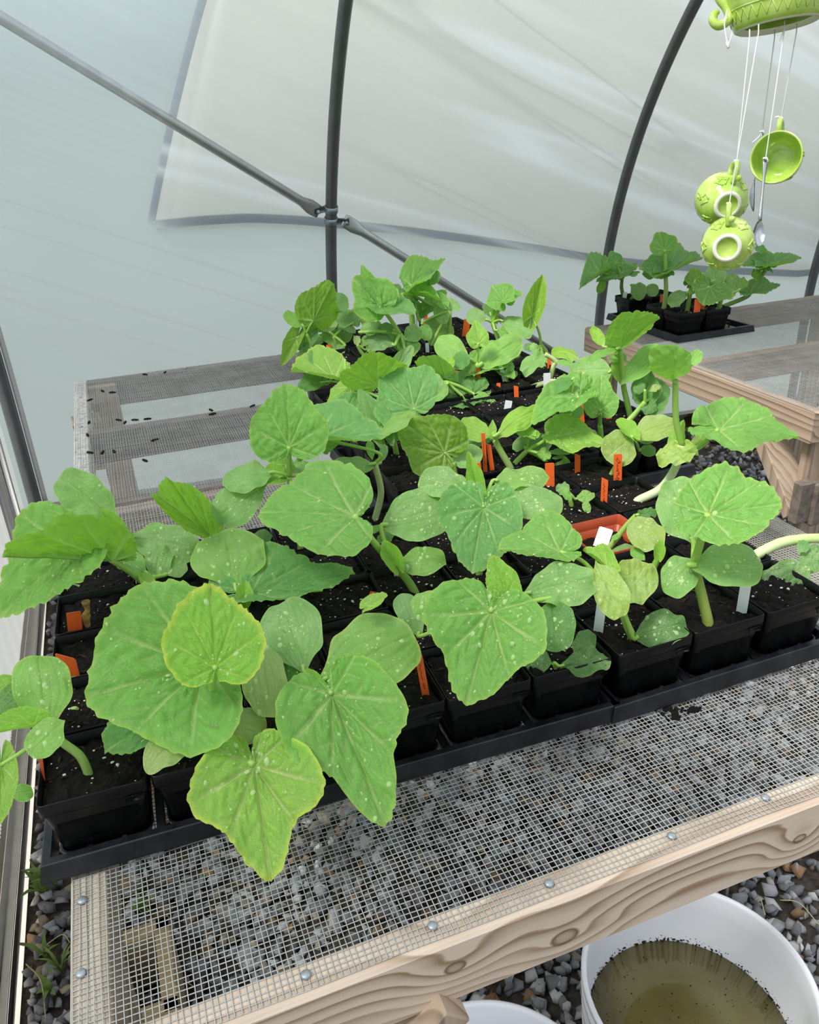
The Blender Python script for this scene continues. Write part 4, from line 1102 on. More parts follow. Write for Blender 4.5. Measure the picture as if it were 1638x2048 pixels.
p.leaf('T', (1240, 693), (1320, 631), 28, col='m', under=True, fold=.2, wav=.03, N=(-.1, -.7, -.7), lob=.2, tint=.9)
p.leaf('C', (1208, 694), (1184, 654), 13, col='u', d=.01, cup=.2)
p.leaf('C', (1239, 696), (1174, 714), 9, col='m', d=-.01, cup=-.2)
p.leaf('C', (1244, 770), (1320, 696), 26, col='m', cup=.3, fold=.2, d=-.01, pet=False)
p.leaf('C', (1242, 770), (1228, 716), 12, col='u', d=-.01, pet=False)
p.leaf('C', (1215, 720), (1255, 712), 9, col='m', d=.02, pet=False)
p = Plant((1203, 888), [], (1200, 850), 6, desc='a small ribbed fan leaf on a straight stem', c0=(150, 190, 90))
p.leaf('T', (1200, 819), (1203, 752), 36, col='m', fold=.1, drops=14, lob=.25, pr=4, d=-.01)
p.leaf('C', (1201, 876), (1160, 852), 9, col='q', cup=-.3, d=0)
p = Plant((1030, 928), [(1038, 918)], (1054, 902), 6, desc='a bright yellow-green leaf and a curled tendril-like cotyledon')
p.leaf('T', (1117, 871), (1206, 888), 36, col='l', drops=26, lob=.4, fold=.1, d=-.01, pr=5)
p.leaf('C', (1062, 905), (1092, 868), 26, col='k', tint=1.3, d=.03)
p.leaf('C', (1050, 895), (1030, 880), 20, col='g', d=.03)
p.leaf('C', (1072, 905), (1102, 915), 12, col='q', cup=.6, wav=.1, d=-.02)
p.leaf('C', (1090, 922), (1142, 946), 25, col='c', drops=10, d=-.01, wav=.05)
p.leaf('T', (1056, 870), (1022, 856), 13, col='l', d=.0)
p.leaf('C', (1056, 868), (1080, 868), 9, col='l', d=.0, pet=False)
p.leaf('C', (1085, 905), (1150, 903), 6, col='m', d=.0, pet=False)
p = Plant((1022, 938), [(1000, 900)], (986, 873), 7, desc='an arching cotyledon pair showing pale undersides', c0=(196, 210, 140))
p.leaf('C', (990, 872), (1080, 806), 24, col='u', cup=-.3, d=-.01, tint=1.05)
p.leaf('C', (985, 872), (918, 848), 24, col='u', under=True, d=.0, tint=.85)
p.leaf('T', (985, 866), (985, 840), 8, col='l', d=0)
p.leaf('C', (985, 880), (930, 880), 14, col='d', d=.04)
p = Plant((1085, 900), [], (1135, 830), 5, desc='a broad drop-covered leaf at the back of the middle tray')
p.leaf('T', (1158, 792), (1062, 842), 36, col='m', drops=26, wav=.05, d=0, lob=.4)
p.leaf('C', (1140, 830), (1165, 815), 16, col='g', d=-.02)
p.leaf('C', (1148, 758), (1102, 778), 15, col='d', d=.02, tint=1.2)
p.leaf('C', (1100, 805), (1130, 790), 13, col='c', d=.0)
p = Plant((1222, 800), [], (1222, 740), 5, desc='two broad mottled cotyledons in front of the right bench')
p.leaf('C', (1224, 738), (1140, 738), 27, col='c', drops=10, d=0)
p.leaf('C', (1222, 742), (1162, 780), 20, col='c', drops=8, d=-.01)
p = Plant((1066, 780), [(1082, 768), (1108, 763)], (1128, 768), 6, desc='a pale stem lying sideways beside a white label', c0=(222, 226, 180), c1=(210, 220, 160))
p.leaf('C', (1128, 768), (1108, 790), 14, col='c', d=0)
p.leaf('C', (1140, 760), (1175, 735), 20, col='d', d=.05, tint=1.2, pet=False)
p = Plant((1098, 768), [(1106, 735), (1110, 722)], (1090, 708), 5, desc='a kinked pale stem near the far corner', c0=(216, 222, 168), c1=(196, 210, 140))
p.leaf('C', (1160, 714), (1102, 694), 13, col='u', cup=-.4, d=.02, pet=False)
p.leaf('C', (1092, 706), (1042, 742), 18, col='c', wav=.09, d=0)
p.leaf('C', (1110, 722), (1165, 735), 7, col='m', d=.0)
# back of the left tray
p = Plant((750, 1039), [(762, 985)], (750, 928), 7, desc='a curved pale stem carrying a folded leaf over the open mesh', c0=(216, 220, 176), c1=(170, 190, 110))
p.leaf('C', (748, 927), (628, 948), 28, col='c', cup=-.3, d=-.01, drops=4)
p.leaf('T', (634, 876), (774, 872), 42, col='b', fold=.3, lob=.35, d=.0, pm=((755, 905),), wav=.05, drops=8)
p.leaf('T', (642, 880), (648, 818), 42, col='g', d=.03, pet=False, fold=.2)
p.leaf('C', (760, 926), (772, 888), 9, col='g', d=.01)
p.leaf('C', (745, 920), (738, 880), 9, col='m', d=.01, pet=False)
p = Plant((606, 1112), [], (578, 952), 6, desc='an upright fan-shaped leaf at the back of the left tray')
p.leaf('T', (578, 893), (572, 771), 79, col='m', fold=.2, wav=.035, puck=.95, lob=.2, N=(-.1, -.85, .45), d=0, pr=6)
p.leaf('C', (548, 944), (446, 958), 30, col='c', cup=-.3, wav=.05, d=.0)
p.leaf('T', (572, 930), (545, 894), 18, col='u', under=True, d=.02)
p.leaf('C', (652, 950), (588, 928), 16, col='c', d=.02)
p.leaf('T', (605, 918), (636, 886), 8, col='m', d=.0, pet=False)
p.leaf('T', (560, 955), (510, 965), 20, col='y', d=.01)
# middle tray
p = Plant((912, 962), [], (906, 924), 6, desc='a large leaf facing the camera with its ribs lit from behind')
p.leaf('T', (889, 905), (802, 842), 68, col='u', fold=.1, wav=.03, lobe=0., lob=.3, d=0, N=(-.1, -.9, .2), tint=.75, vk=1.1)
p.leaf('C', (832, 822), (762, 860), 15, col='q', cup=-.3, d=.02, pet=False)
p.leaf('C', (900, 920), (965, 905), 26, col='c', d=.01)
p = Plant((852, 925), [], (836, 830), 6, desc='a broad leaf in the middle of the tray behind the open mesh')
p.leaf('T', (827, 817), (766, 752), 72, col='b', fold=.2, wav=.03, lob=.3, d=0)
p.leaf('T', (760, 860), (720, 780), 30, col='g', d=-.03)
p.leaf('C', (800, 850), (780, 880), 16, col='g', d=.0)
p.leaf('T', (760, 850), (700, 842), 16, col='u', d=-.02, under=True)
p = Plant((790, 905), [], (770, 800), 6, desc='a lit yellow-green leaf seen from below')
p.leaf('T', (754, 771), (752, 707), 68, col='u', under=True, fold=.1, N=(-.15, -.85, -.5), lob=.25, d=.02, tint=1.05)
p.leaf('T', (700, 775), (655, 822), 32, col='u', d=.04, under=True, tint=.9)
p.leaf('T', (690, 830), (735, 790), 30, col='b', d=-.02)
p.leaf('C', (860, 745), (880, 780), 16, col='c', d=.05)
p = Plant((700, 815), [], (692, 766), 5, desc='a folded leaf jutting left over the rear bench mesh')
p.leaf('T', (668, 755), (580, 738), 27, col='l', fold=.35, lob=.3, d=0, pr=4, tint=.9)
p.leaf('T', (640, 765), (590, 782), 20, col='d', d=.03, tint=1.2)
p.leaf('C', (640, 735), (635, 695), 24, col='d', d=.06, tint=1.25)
p.leaf('C', (690, 720), (690, 748), 12, col='l', d=.03)
p = Plant((878, 800), [], (893, 764), 6, desc='a drooping bright cotyledon and dark leaves')
p.leaf('C', (896, 766), (866, 800), 15, col='q', d=-.01)
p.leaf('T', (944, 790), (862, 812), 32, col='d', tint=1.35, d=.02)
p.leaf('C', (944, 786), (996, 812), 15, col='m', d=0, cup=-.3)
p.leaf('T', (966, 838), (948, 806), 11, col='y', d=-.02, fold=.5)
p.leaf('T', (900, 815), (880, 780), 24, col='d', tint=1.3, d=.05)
p.leaf('C', (860, 770), (815, 745), 12, col='m', d=.0)
p = Plant((930, 771), [(942, 748)], (953, 727), 7, desc='a Y-shaped pale stem with two lit cotyledons', c0=(206, 216, 140), c1=(200, 214, 120))
p.leaf('C', (938, 718), (870, 676), 27, col='q', d=-.01, tint=1.05, pr=4.5, cup=-.2)
p.leaf('C', (955, 733), (1044, 668), 29, col='q', d=-.01, tint=1.05, pr=5, cup=-.25)
p.leaf('T', (957, 686), (950, 643), 22, col='l', d=.0, pr=3.5, lob=.2)
p.leaf('T', (962, 738), (1042, 712), 26, col='m', d=.04)
p.leaf('T', (1000, 735), (1030, 755), 18, col='m', d=.04)
p = Plant((905, 790), [], (882, 755), 6, desc='a cluster of curled cotyledons in the middle tray', c0=(206, 214, 150))
p.leaf('T', (890, 756), (830, 718), 24, col='m', d=-.01, under=True, N=(0, -.8, -.5))
p.leaf('C', (885, 745), (905, 715), 13, col='u', d=0)
p.leaf('C', (880, 742), (840, 735), 7, col='q', d=-.01)
p.leaf('C', (905, 740), (935, 705), 18, col='d', tint=1.25, d=.03)
p.leaf('T', (790, 745), (828, 690), 18, col='g', d=.02)
# far pots on the rear bench
p = Plant((628, 705), [], (612, 668), 5, desc='the leftmost seedling of the rear bench, leaves drooping left')
p.leaf('T', (627, 641), (664, 568), 42, col='u', under=True, fold=.15, N=(-.2, -.85, -.4), tint=.9, lob=.3, d=.0)
p.leaf('C', (607, 652), (570, 628), 15, col='m', under=True, tint=.95)
p.leaf('T', (612, 684), (634, 642), 17, col='d', tint=1.3)
p.leaf('T', (592, 676), (563, 732), 17, col='u', tint=.85, fold=.4, pm=((604, 672),))
p.leaf('C', (618, 690), (604, 724), 15, col='c')
p.leaf('C', (620, 690), (644, 672), 13, col='c', d=.02)
p.leaf('T', (672, 610), (690, 590), 26, col='d', tint=1.2, d=.05, pet=False)
p = Plant((676, 700), [], (668, 672), 5, desc='curled pale cotyledons beside an orange label')
p.leaf('C', (660, 665), (652, 638), 20, col='p', d=.0)
p.leaf('C', (680, 690), (648, 660), 17, col='m', wav=.08)
p.leaf('C', (680, 690), (695, 650), 18, col='c', d=.03)
p.leaf('C', (690, 690), (660, 715), 17, col='c', wav=.09, d=-.02)
p.leaf('T', (700, 650), (668, 630), 22, col='g', d=.05)
p.leaf('T', (720, 640), (715, 610), 24, col='u', tint=.8, d=.08)
p = Plant((730, 715), [(720, 700)], (715, 690), 4, desc='a small sprout with a pale bud')
p.leaf('C', (716, 692), (712, 672), 8, col='p', cup=.4)
p.leaf('C', (722, 695), (738, 670), 9, col='q')
p.leaf('C', (730, 700), (752, 690), 13, col='q', wav=.08)
p = Plant((800, 722), [(806, 690)], (800, 668), 6, desc='a tall leaning leaf against the film in the far row')
p.leaf('T', (760, 612), (708, 560), 46, col='m', fold=.25, N=(-.2, -.9, .35), lob=.3, pr=4.5, d=0)
p.leaf('T', (764, 610), (828, 622), 30, col='d', tint=1.4, d=.01, pet=False)
p.leaf('T', (745, 590), (724, 532), 18, col='m', d=.01, pet=False, tint=.9)
p.leaf('T', (775, 605), (790, 575), 24, col='m', d=.02, pet=False)
p.leaf('C', (790, 690), (728, 670), 21, col='k', tint=1.4, wav=.07, d=-.03)
p.leaf('C', (720, 665), (762, 645), 16, col='c', wav=.06, d=0)
p.leaf('C', (790, 660), (755, 652), 12, col='d', tint=1.3, d=0, cup=-.3)
p.leaf('C', (810, 680), (840, 655), 20, col='c', d=.0)
p.leaf('T', (800, 690), (775, 655), 14, col='l', d=.03)
p.leaf('T', (810, 700), (840, 690), 22, col='m', d=-.02)
p = Plant((826, 690), [(824, 640)], (822, 590), 6, desc='the tallest seedling of the far row, one leaf up against the brace', c0=(150, 190, 90))
p.leaf('T', (822, 569), (886, 523), 27, col='m', fold=.15, lob=.2, d=0, pr=5)
p.leaf('T', (860, 560), (880, 545), 16, col='d', tint=1.2, d=.03, pet=False)
p.leaf('T', (820, 600), (790, 585), 15, col='d', tint=1.2, d=.02)
p.leaf('T', (830, 590), (880, 596), 14, col='m', d=-.01, fold=.4)
p.leaf('T', (862, 612), (892, 584), 18, col='m', d=.02)
p.leaf('C', (822, 628), (835, 600), 16, col='c', d=0)
p.leaf('C', (838, 640), (855, 602), 12, col='d', tint=1.3, d=.0)
p.leaf('T', (795, 590), (770, 580), 16, col='d', tint=1.2, d=.05)
p = Plant((900, 690), [], (899, 622), 5, desc='two pale-veined cotyledons on the far row')
p.leaf('C', (899, 620), (870, 636), 20, col='c')
p.leaf('C', (899, 618), (915, 603), 17, col='c')
p.leaf('T', (885, 606), (862, 584), 13, col='m')
p.leaf('C', (862, 692), (890, 634), 33, col='q', d=-.04, cup=-.2)
p.leaf('C', (845, 645), (855, 680), 14, col='m', d=-.02)
p = Plant((1000, 690), [(992, 665)], (985, 645), 5, desc='a round leaf on two thin stalks at the far right corner')
p.leaf('T', (1006, 602), (985, 572), 30, col='m', lob=.55, d=0, pr=3)
p.leaf('T', (1012, 600), (1046, 588), 14, col='m', d=.01, pr=3)
p.leaf('C', (975, 640), (932, 628), 18, col='c')
p.leaf('C', (1000, 640), (1066, 666), 21, col='c', d=-.01)
p.leaf('C', (990, 660), (1045, 672), 16, col='m', d=-.03)
p.leaf('T', (980, 625), (965, 610), 10, col='d', tint=1.2, d=.02)
p.leaf('T', (990, 640), (988, 618), 8, col='y', d=.0)
p = Plant((1080, 728), [(1092, 708)], (1082, 690), 5, desc='a tall thin stalk with one upright folded leaf', c0=(190, 200, 120), c1=(120, 150, 60))
p.leaf('T', (1064, 632), (1086, 548), 20, col='u', tint=.85, fold=.7, pr=3, pm=((1078, 664),), lob=.35)
p.leaf('C', (1078, 700), (1060, 690), 9, col='c')
p.leaf('C', (1072, 700), (1048, 690), 9, col='d', tint=1.2, d=.02)
p.leaf('C', (1085, 712), (1088, 735), 12, col='c', d=-.01)
p = Plant((1012, 762), [], (1010, 740), 4, desc='a tiny green sprout behind a white label', c0=(150, 180, 90))
p.leaf('C', (1010, 742), (1028, 728), 9, col='c', wav=.08)
p.leaf('C', (1010, 745), (995, 738), 8, col='c', wav=.08)
p.leaf('C', (1012, 755), (1035, 745), 8, col='m', wav=.08)
# right bench
RBC = dict(c0=(132, 156, 84), c1=(120, 150, 70))
p = Plant((1235, 592), [(1243, 575)], (1244, 560), 4, desc='a seedling with three spreading leaves at the left of the right bench', **RBC)
p.leaf('T', (1202, 546), (1160, 576), 20, col='b', tint=.85, fold=.3)
p.leaf('T', (1252, 548), (1196, 562), 18, col='b', tint=.75)
p.leaf('T', (1231, 525), (1222, 503), 16, col='b', tint=.7)
p.leaf('T', (1245, 545), (1270, 535), 13, col='b', tint=.75)
p.leaf('C', (1210, 560), (1196, 585), 9, col='u', tint=.6, pet=False)
p = Plant((1262, 600), [], (1282, 572), 4, desc='a squash seedling at the back of the right bench tray', **RBC)
p.leaf('C', (1262, 570), (1290, 592), 18, col='c', tint=.7)
p.leaf('C', (1288, 580), (1318, 580), 14, col='c', tint=.7)
p = Plant((1328, 618), [(1332, 580)], (1331, 545), 5, desc='the tallest straight-stemmed seedling on the right bench', c0=(150, 174, 96), c1=(176, 200, 110))
p.leaf('T', (1329, 500), (1318, 464), 29, col='m', tint=.78, lob=.2, pr=4)
p.leaf('T', (1327, 540), (1278, 535), 24, col='b', tint=.75)
p.leaf('C', (1300, 560), (1300, 535), 16, col='b', tint=.7, pet=False)
p.leaf('T', (1338, 542), (1402, 514), 20, col='b', tint=.75, fold=.2)
p = Plant((1374, 624), [(1378, 600)], (1380, 588), 5, desc='a seedling with one broad leaf beside two orange labels', **RBC)
p.leaf('T', (1420, 574), (1406, 608), 48, col='m', tint=.76, lob=.5, d=-.01)
p.leaf('C', (1376, 584), (1336, 606), 15, col='c', tint=.75)
p.leaf('T', (1390, 560), (1385, 535), 17, col='u', tint=.65, d=.02)
p.leaf('T', (1430, 560), (1425, 530), 24, col='c', tint=.85, d=.03)
p.leaf('T', (1380, 565), (1400, 545), 14, col='b', tint=.7, d=.04)
p = Plant((1436, 622), [], (1442, 600), 5, desc='a short seedling mostly hidden by a broad leaf', **RBC)
p.leaf('C', (1468, 590), (1462, 545), 18, col='c', tint=.7, rough=.03)
p.leaf('C', (1478, 580), (1490, 555), 13, col='q', tint=.8, rough=.05, wav=.1)
p = Plant((1466, 613), [(1490, 595), (1504, 580)], (1535, 534), 4.5, desc='a seedling leaning right past its tray on the right bench', **RBC)
p.leaf('T', (1535, 532), (1505, 512), 20, col='b', tint=.75)
p.leaf('T', (1538, 533), (1602, 518), 11, col='b', tint=.7)
p.leaf('T', (1512, 545), (1514, 562), 10, col='u', tint=.65)
p.leaf('T', (1503, 584), (1558, 574), 17, col='b', tint=.85, wav=.06)
p.leaf('T', (1520, 530), (1475, 528), 12, col='b', tint=.7, d=.02)
p.leaf('C', (1535, 500), (1510, 495), 8, col='d', tint=1.2, d=.05, pet=False)
# ------------------------------------------------------------------ names and labels of the pots
TRN = dict(left='left front tray', right='right front tray', mid='middle tray', rear='rear bench tray', far='farthest tray', bench='right bench tray')
for (gk, i, j), e in POTS.items():
    row = ORD[j]; colw = ['first', 'second', 'third', 'fourth', 'fifth', 'sixth'][i]
    tc = (gk, i, j) == ('right', 1, 2)
    if '_d' in e:
        e['label'] = ('terracotta coloured pot with ' if tc else 'black pot holding ') + e['_d']; e['category'] = 'potted seedling'
        e['group'] = 'potted squash seedlings'; del e['_d']
    else:
        if tc: e['label'] = 'terracotta coloured plastic pot'
        e['label'] = 'black pot of bare soil, %s from left, %s row of %s' % (colw, row, TRN[gk])
        e['category'] = 'plant pot'; e['group'] = 'pots of bare soil'
    del e['_g']
# browned stump of a dead seedling
sp = POTS[pot_for(atz((172, 1250), BZ+SOILZ))]
m = MB(); P0 = atz((176, 1254), BZ+SOILZ); D0 = P0 @ HD
pts = catmull([P0-np.array([0, 0, .01]), P0, atD((172, 1232), D0), atD((175, 1220), D0), atD((171, 1203), D0)], 6)
m.tube(pts, np.interp(np.linspace(0, 1, len(pts)), [0, .3, .5, .65, .8, 1], [.0035, .004, .0065, .004, .0036, .0062]), 9)
M['stump'] = simple('browned_stem', srgb(196, 164, 96), .7, .2, var=.9, vs=90, dark=srgb(110, 70, 40))
o = link('stem', meshdata('stem', np.concatenate(m.V), m.F, M['stump'], True, None, tuple(sp.location)), sp); o.matrix_parent_inverse = parent_inv(sp)
sp.name = 'potted_squash_seedling'; sp['label'] = 'black pot with the browned stump of a dead seedling beside a short orange label'; sp['category'] = 'potted seedling'; sp['group'] = 'potted squash seedlings'

# ------------------------------------------------------------------ plant labels stuck in the soil
SCRIPT = [[(460,245),(440,290),(455,315),(490,330),(530,328),(470,275),(455,255)], [(500,335),(470,350),(455,375),(480,385),(455,400),(450,420),(470,435),(490,440),(455,455),(450,480),(480,470),(500,500),(470,520),(455,510)],
          [(490,500),(510,535),(465,545),(450,575),(480,590),(500,600),(495,640),(490,665)], [(400,605),(430,615),(460,600),(500,625)]]
SCRIPT = [[((x-385)/175*2-1, (y-190)/550) for x, y in s] for s in SCRIPT]
SHORT = [[(-.2, .18), (-.35, .24), (.1, .28), (-.2, .33), (-.25, .4), (.1, .43), (-.2, .48), (-.2, .55), (.05, .58), (-.15, .62)], [(-.1, .68), (.15, .7), (-.2, .74), (.2, .76), (-.1, .8), (.2, .83)]]
def plant_label(col, top, bot, w, label, ink=None, soil=True, z=SOILZ, slant=0., D=None, flat=.3, grp=True, ext=.02):
    b = atz(bot, BZ+z) if D is None else atD(bot, D)
    t = atD(top, (b @ HD) + flat*.01)
    up = unit(t-b); L = np.linalg.norm(t-b)
    side = unit(np.cross(up, unit(b-EYEP))); side = side*(1 if side @ CAMM[:,0] > 0 else -1); nn = unit(np.cross(side, up)); nn = nn*(1 if nn @ (EYEP-b) > 0 else -1)
    ww = w*mpp(b)/2; th = .0007
    e = empty('plant_label', b, label, 'plant label', ('orange' if col == 'orange' else 'white')+' plastic plant labels' if grp else None)
    pts = [(-ww*.25, -ext-.006), (ww*.25, -ext-.006), (ww, -ext+.004), (ww, L-slant*2*ww-ww*.15), (ww*.85, L-slant*1.85*ww), (-ww*.85, L-ww*.05), (-ww, L-ww*.2), (-ww, -ext+.004)]
    V = [b+side*x+up*y+nn*th for x, y in pts]+[b+side*x+up*y-nn*th for x, y in pts]; n = len(pts)
    F = [tuple(range(n)), tuple(range(n, 2*n))[::-1]]+[(i, i+n, (i+1) % n+n, (i+1) % n) for i in range(n)]
    obj('blade', V, F, M['orange' if col == 'orange' else 'white_label'], e, False)
    if ink:
        m = MB()
        for s in ink:
            P = catmull([b+side*x*ww*.95+up*(L*(1-y)) + nn*(th+.0003) for x, y in s], 4); m.tube(P, max(.00025, ww*.045), 4)
        m.build('writing', M['ink'], e)
    return e
OL = 'orange'; WL = 'white'
plant_label(OL, (147, 1224), (151, 1266), 27, 'short orange label in front of the browned stump in the left tray', flat=0)
plant_label(OL, (128, 1302), (142, 1358), 34, 'slanted orange label half hidden by the bright cotyledon at the left edge', slant=.7)
plant_label(OL, (286, 1080), (292, 1118), 18, 'orange label under the mottled cotyledon at the back of the left tray')
plant_label(OL, (750, 1184), (744, 1215), 20, 'orange label tip poking up behind the wide pale cotyledon')
plant_label(OL, (836, 1306), (852, 1392), 15, 'long orange label beside the beaded front centre leaf', SHORT, slant=.45)
plant_label(OL, (80, 1500), (87, 1558), 6, 'dark orange label against the left wall of the front left pot')
plant_label(OL, (1236, 908), (1235, 972), 16, 'orange label with black handwriting under the pale mottled cotyledons', SCRIPT, slant=0)
plant_label(OL, (1210, 955), (1207, 1014), 13, 'slant-topped orange label with handwriting near the terracotta pot', SHORT, slant=.5)
plant_label(OL, (1155, 907), (1155, 945), 11, 'plain orange label left of the handwritten one in the right tray', slant=.4)
plant_label(OL, (1099, 926), (1100, 972), 18, 'wide dark orange label behind the small crinkled sprout')
plant_label(OL, (966, 866), (971, 946), 8, 'thin orange label, left one of the close pair in the middle tray', SHORT)
plant_label(OL, (977, 887), (985, 943), 9, 'thin orange label, right one of the close pair in the middle tray', slant=.4)
plant_label(OL, (957, 926), (962, 974), 9, 'orange label right of the small yellow leaf in the centre', SHORT)
plant_label(OL, (1158, 795), (1163, 846), 13, 'orange label behind the small ribbed fan leaf, left side', slant=.2)
plant_label(OL, (1219, 808), (1218, 838), 11, 'orange label behind the small ribbed fan leaf, right side')
plant_label(OL, (911, 741), (912, 776), 8, 'orange label left of the Y-shaped pale stem')
plant_label(OL, (956, 737), (957, 770), 9, 'orange label right of the Y-shaped pale stem')
plant_label(OL, (997, 766), (997, 781), 8, 'tiny orange label tip in the bare pot of the middle tray')
plant_label(OL, (1032, 771), (1033, 796), 9, 'short orange label in front of the lying pale stem', slant=.3)
plant_label(OL, (876, 762), (877, 777), 6, 'small orange label tip above the drooping bright cotyledon')
plant_label(OL, (1098, 711), (1099, 738), 8, 'orange label behind the kinked pale stem')
plant_label(OL, (935, 638), (930, 674), 13, 'bright orange label standing against the film in the far row')
plant_label(OL, (657, 689), (658, 706), 10, 'orange label in the leftmost pot of the rear bench')
plant_label(OL, (852, 626), (850, 650), 8, 'faded orange label among the far leaves below the brace')
plant_label(WL, (1205, 1196), (1196, 1264), 19, 'white label in front of the crumpled yellow leaf', slant=0)
plant_label(WL, (1492, 1168), (1482, 1228), 20, 'white label with a torn foot beside the sturdy green stem')
plant_label(WL, (1213, 1056), (1202, 1088), 28, 'wide white label lying back in the terracotta pot', z=.07, flat=1.5)
plant_label(WL, (958, 1120), (956, 1152), 9, 'white label behind the tooth-edged hanging leaf')
plant_label(WL, (791, 1125), (793, 1150), 10, 'white label beside the thick green stem in the left tray')
plant_label(WL, (1094, 746), (1094, 783), 14, 'tall white label beside the pale stem lying sideways')
plant_label(WL, (1000, 727), (1010, 764), 8, 'narrow white label beside the tiny sprout')
plant_label(WL, (1014, 724), (1012, 746), 14, 'small white label right behind the narrow one by the tiny sprout')
plant_label(WL, (1018, 801), (1014, 822), 14, 'white label tip above the arching cotyledon')
plant_label(WL, (854, 686), (855, 706), 7, 'white label below the large lit underside in the far row')
plant_label(WL, (833, 632), (834, 662), 9, 'white label with dark marks in the far row', SHORT)
plant_label(OL, (1396, 598), (1393, 630), 12, 'tall orange label in the nearest pot of the right bench')
plant_label(OL, (1407, 604), (1404, 622), 9, 'short orange label right of the tall one on the right bench')
plant_label(WL, (1360, 598), (1354, 618), 8, 'white label with black lettering on the right bench', SHORT)
plant_label(OL, (1325, 590), (1323, 610), 8, 'orange label left of the tall stem on the right bench')
plant_label(WL, (1251, 584), (1248, 600), 8, 'small white label in the leftmost pot of the right bench')

# ------------------------------------------------------------------ teapot wind chime
def cv(x, y, z): return CAMM @ np.array([x, y, z], float)
def atZ(p, Z): return EYEP + CAMM @ np.array([(p[0]-819)/FPX*Z, (p[1]-1024)/FPX*Z, Z])
WZ = 1.06
wc = empty('wind_chime', atZ((1545, 60), WZ), 'green ceramic teapot wind chime with hanging cups and spoons, top right', 'wind chime')
TB = atZ((1555, 52), WZ); rr_ = ray((1555, 52)); X3 = unit(atZ((1637, 38), WZ)-atZ((1469, 73), WZ)); X3 = unit(X3-rr_*(X3 @ rr_)); A = np.cross(X3, rr_); A = A*(1 if A[2] > 0 else -1); A = unit(A*.988+rr_*.15); XA = unit(cv(1, 0, 0)-A*(cv(1, 0, 0) @ A)); TM = axes(A, XA)
tp = [(.047, .006), (.0535, -.001), (.0575, .001), (.060, .006), (.0625, .012), (.0645, .020), (.0655, .0265), (.0672, .029), (.0675, .032), (.072, .045), (.078, .062), (.081, .080), (.079, .098), (.070, .115), (.055, .126), (.046, .130), (.046, .134), (.030, .142), (.012, .150), (.010, .158), (.012, .164), (.006, .170), (0, .171)]
tp = [(r_*.93, z_*.93) for r_, z_ in tp]
m = MB(); m.lathe(tp, 56, TM, TB, seg=[1, 1]+[0]*(len(tp)-3))
m.lathe([(.0437, .0056), (.046, .012), (.056, .03), (.066, .06), (.055, .10), (0, .11)], 40, TM, TB)
def tsurf(ph, h):
    r = np.interp(h, [t[1] for t in tp[2:14]], [t[0] for t in tp[2:14]]); return TB + TM @ np.array([r*math.cos(ph), r*math.sin(ph), h])
body = m.build('teapot', [M['greenglaze'], M['bisque']], wc)
m = MB()
Z_ = []
for k in range(61): Z_.append(tsurf(2*PI*k/60, .0085 if k % 2 else .0225))
m.tube(Z_, .0011, 5)
m.tube([tsurf(t, .0245) for t in np.linspace(0, 2*PI, 60)], .0011, 5)
ph0 = math.atan2(*( (TM.T @ (atZ((1527, 10), WZ-.06)-TB))[[1, 0]] ))
for k in range(9):
    a = 2*PI*k/9+.2; c0 = (.0105, .004)
    loop = []
    for t in np.linspace(0, 2*PI, 14):
        rr = .0135 + .0058*math.cos(t); ww = .0032*math.sin(t)
        dx = rr*math.cos(a)-ww*math.sin(a); dh = rr*math.sin(a)+ww*math.cos(a); loop.append(tsurf(ph0+dx/.07, .063+dh))
    m.tube(loop, .0010, 5)
m.build('relief', M['greenglaze'], body)
m = MB(); hz = WZ; pts = [atZ(p, hz) for p in ((1436, 23), (1428, 30), (1426, 42), (1436, 51), (1451, 46), (1459, 33), (1452, 14), (1440, -2), (1430, -30), (1432, -60), (1450, -75), (1475, -78))]
P = catmull(pts, 6); m.tube(P, np.interp(np.linspace(0, 1, len(P)), [0, .1, .4, 1], [.0035, .0055, .006, .006]), 10); m.build('handle', M['greenglaze'], body)
m = MB(); P = catmull([tsurf(-.05+0*ph0, .03)] + [TB + TM @ np.array(q) for q in ((.090, 0, .045), (.112, 0, .075), (.122, 0, .105), (.140, 0, .120))], 6); m.tube(P, np.linspace(.020, .009, len(P)), 12); m.build('spout', M['greenglaze'], body)
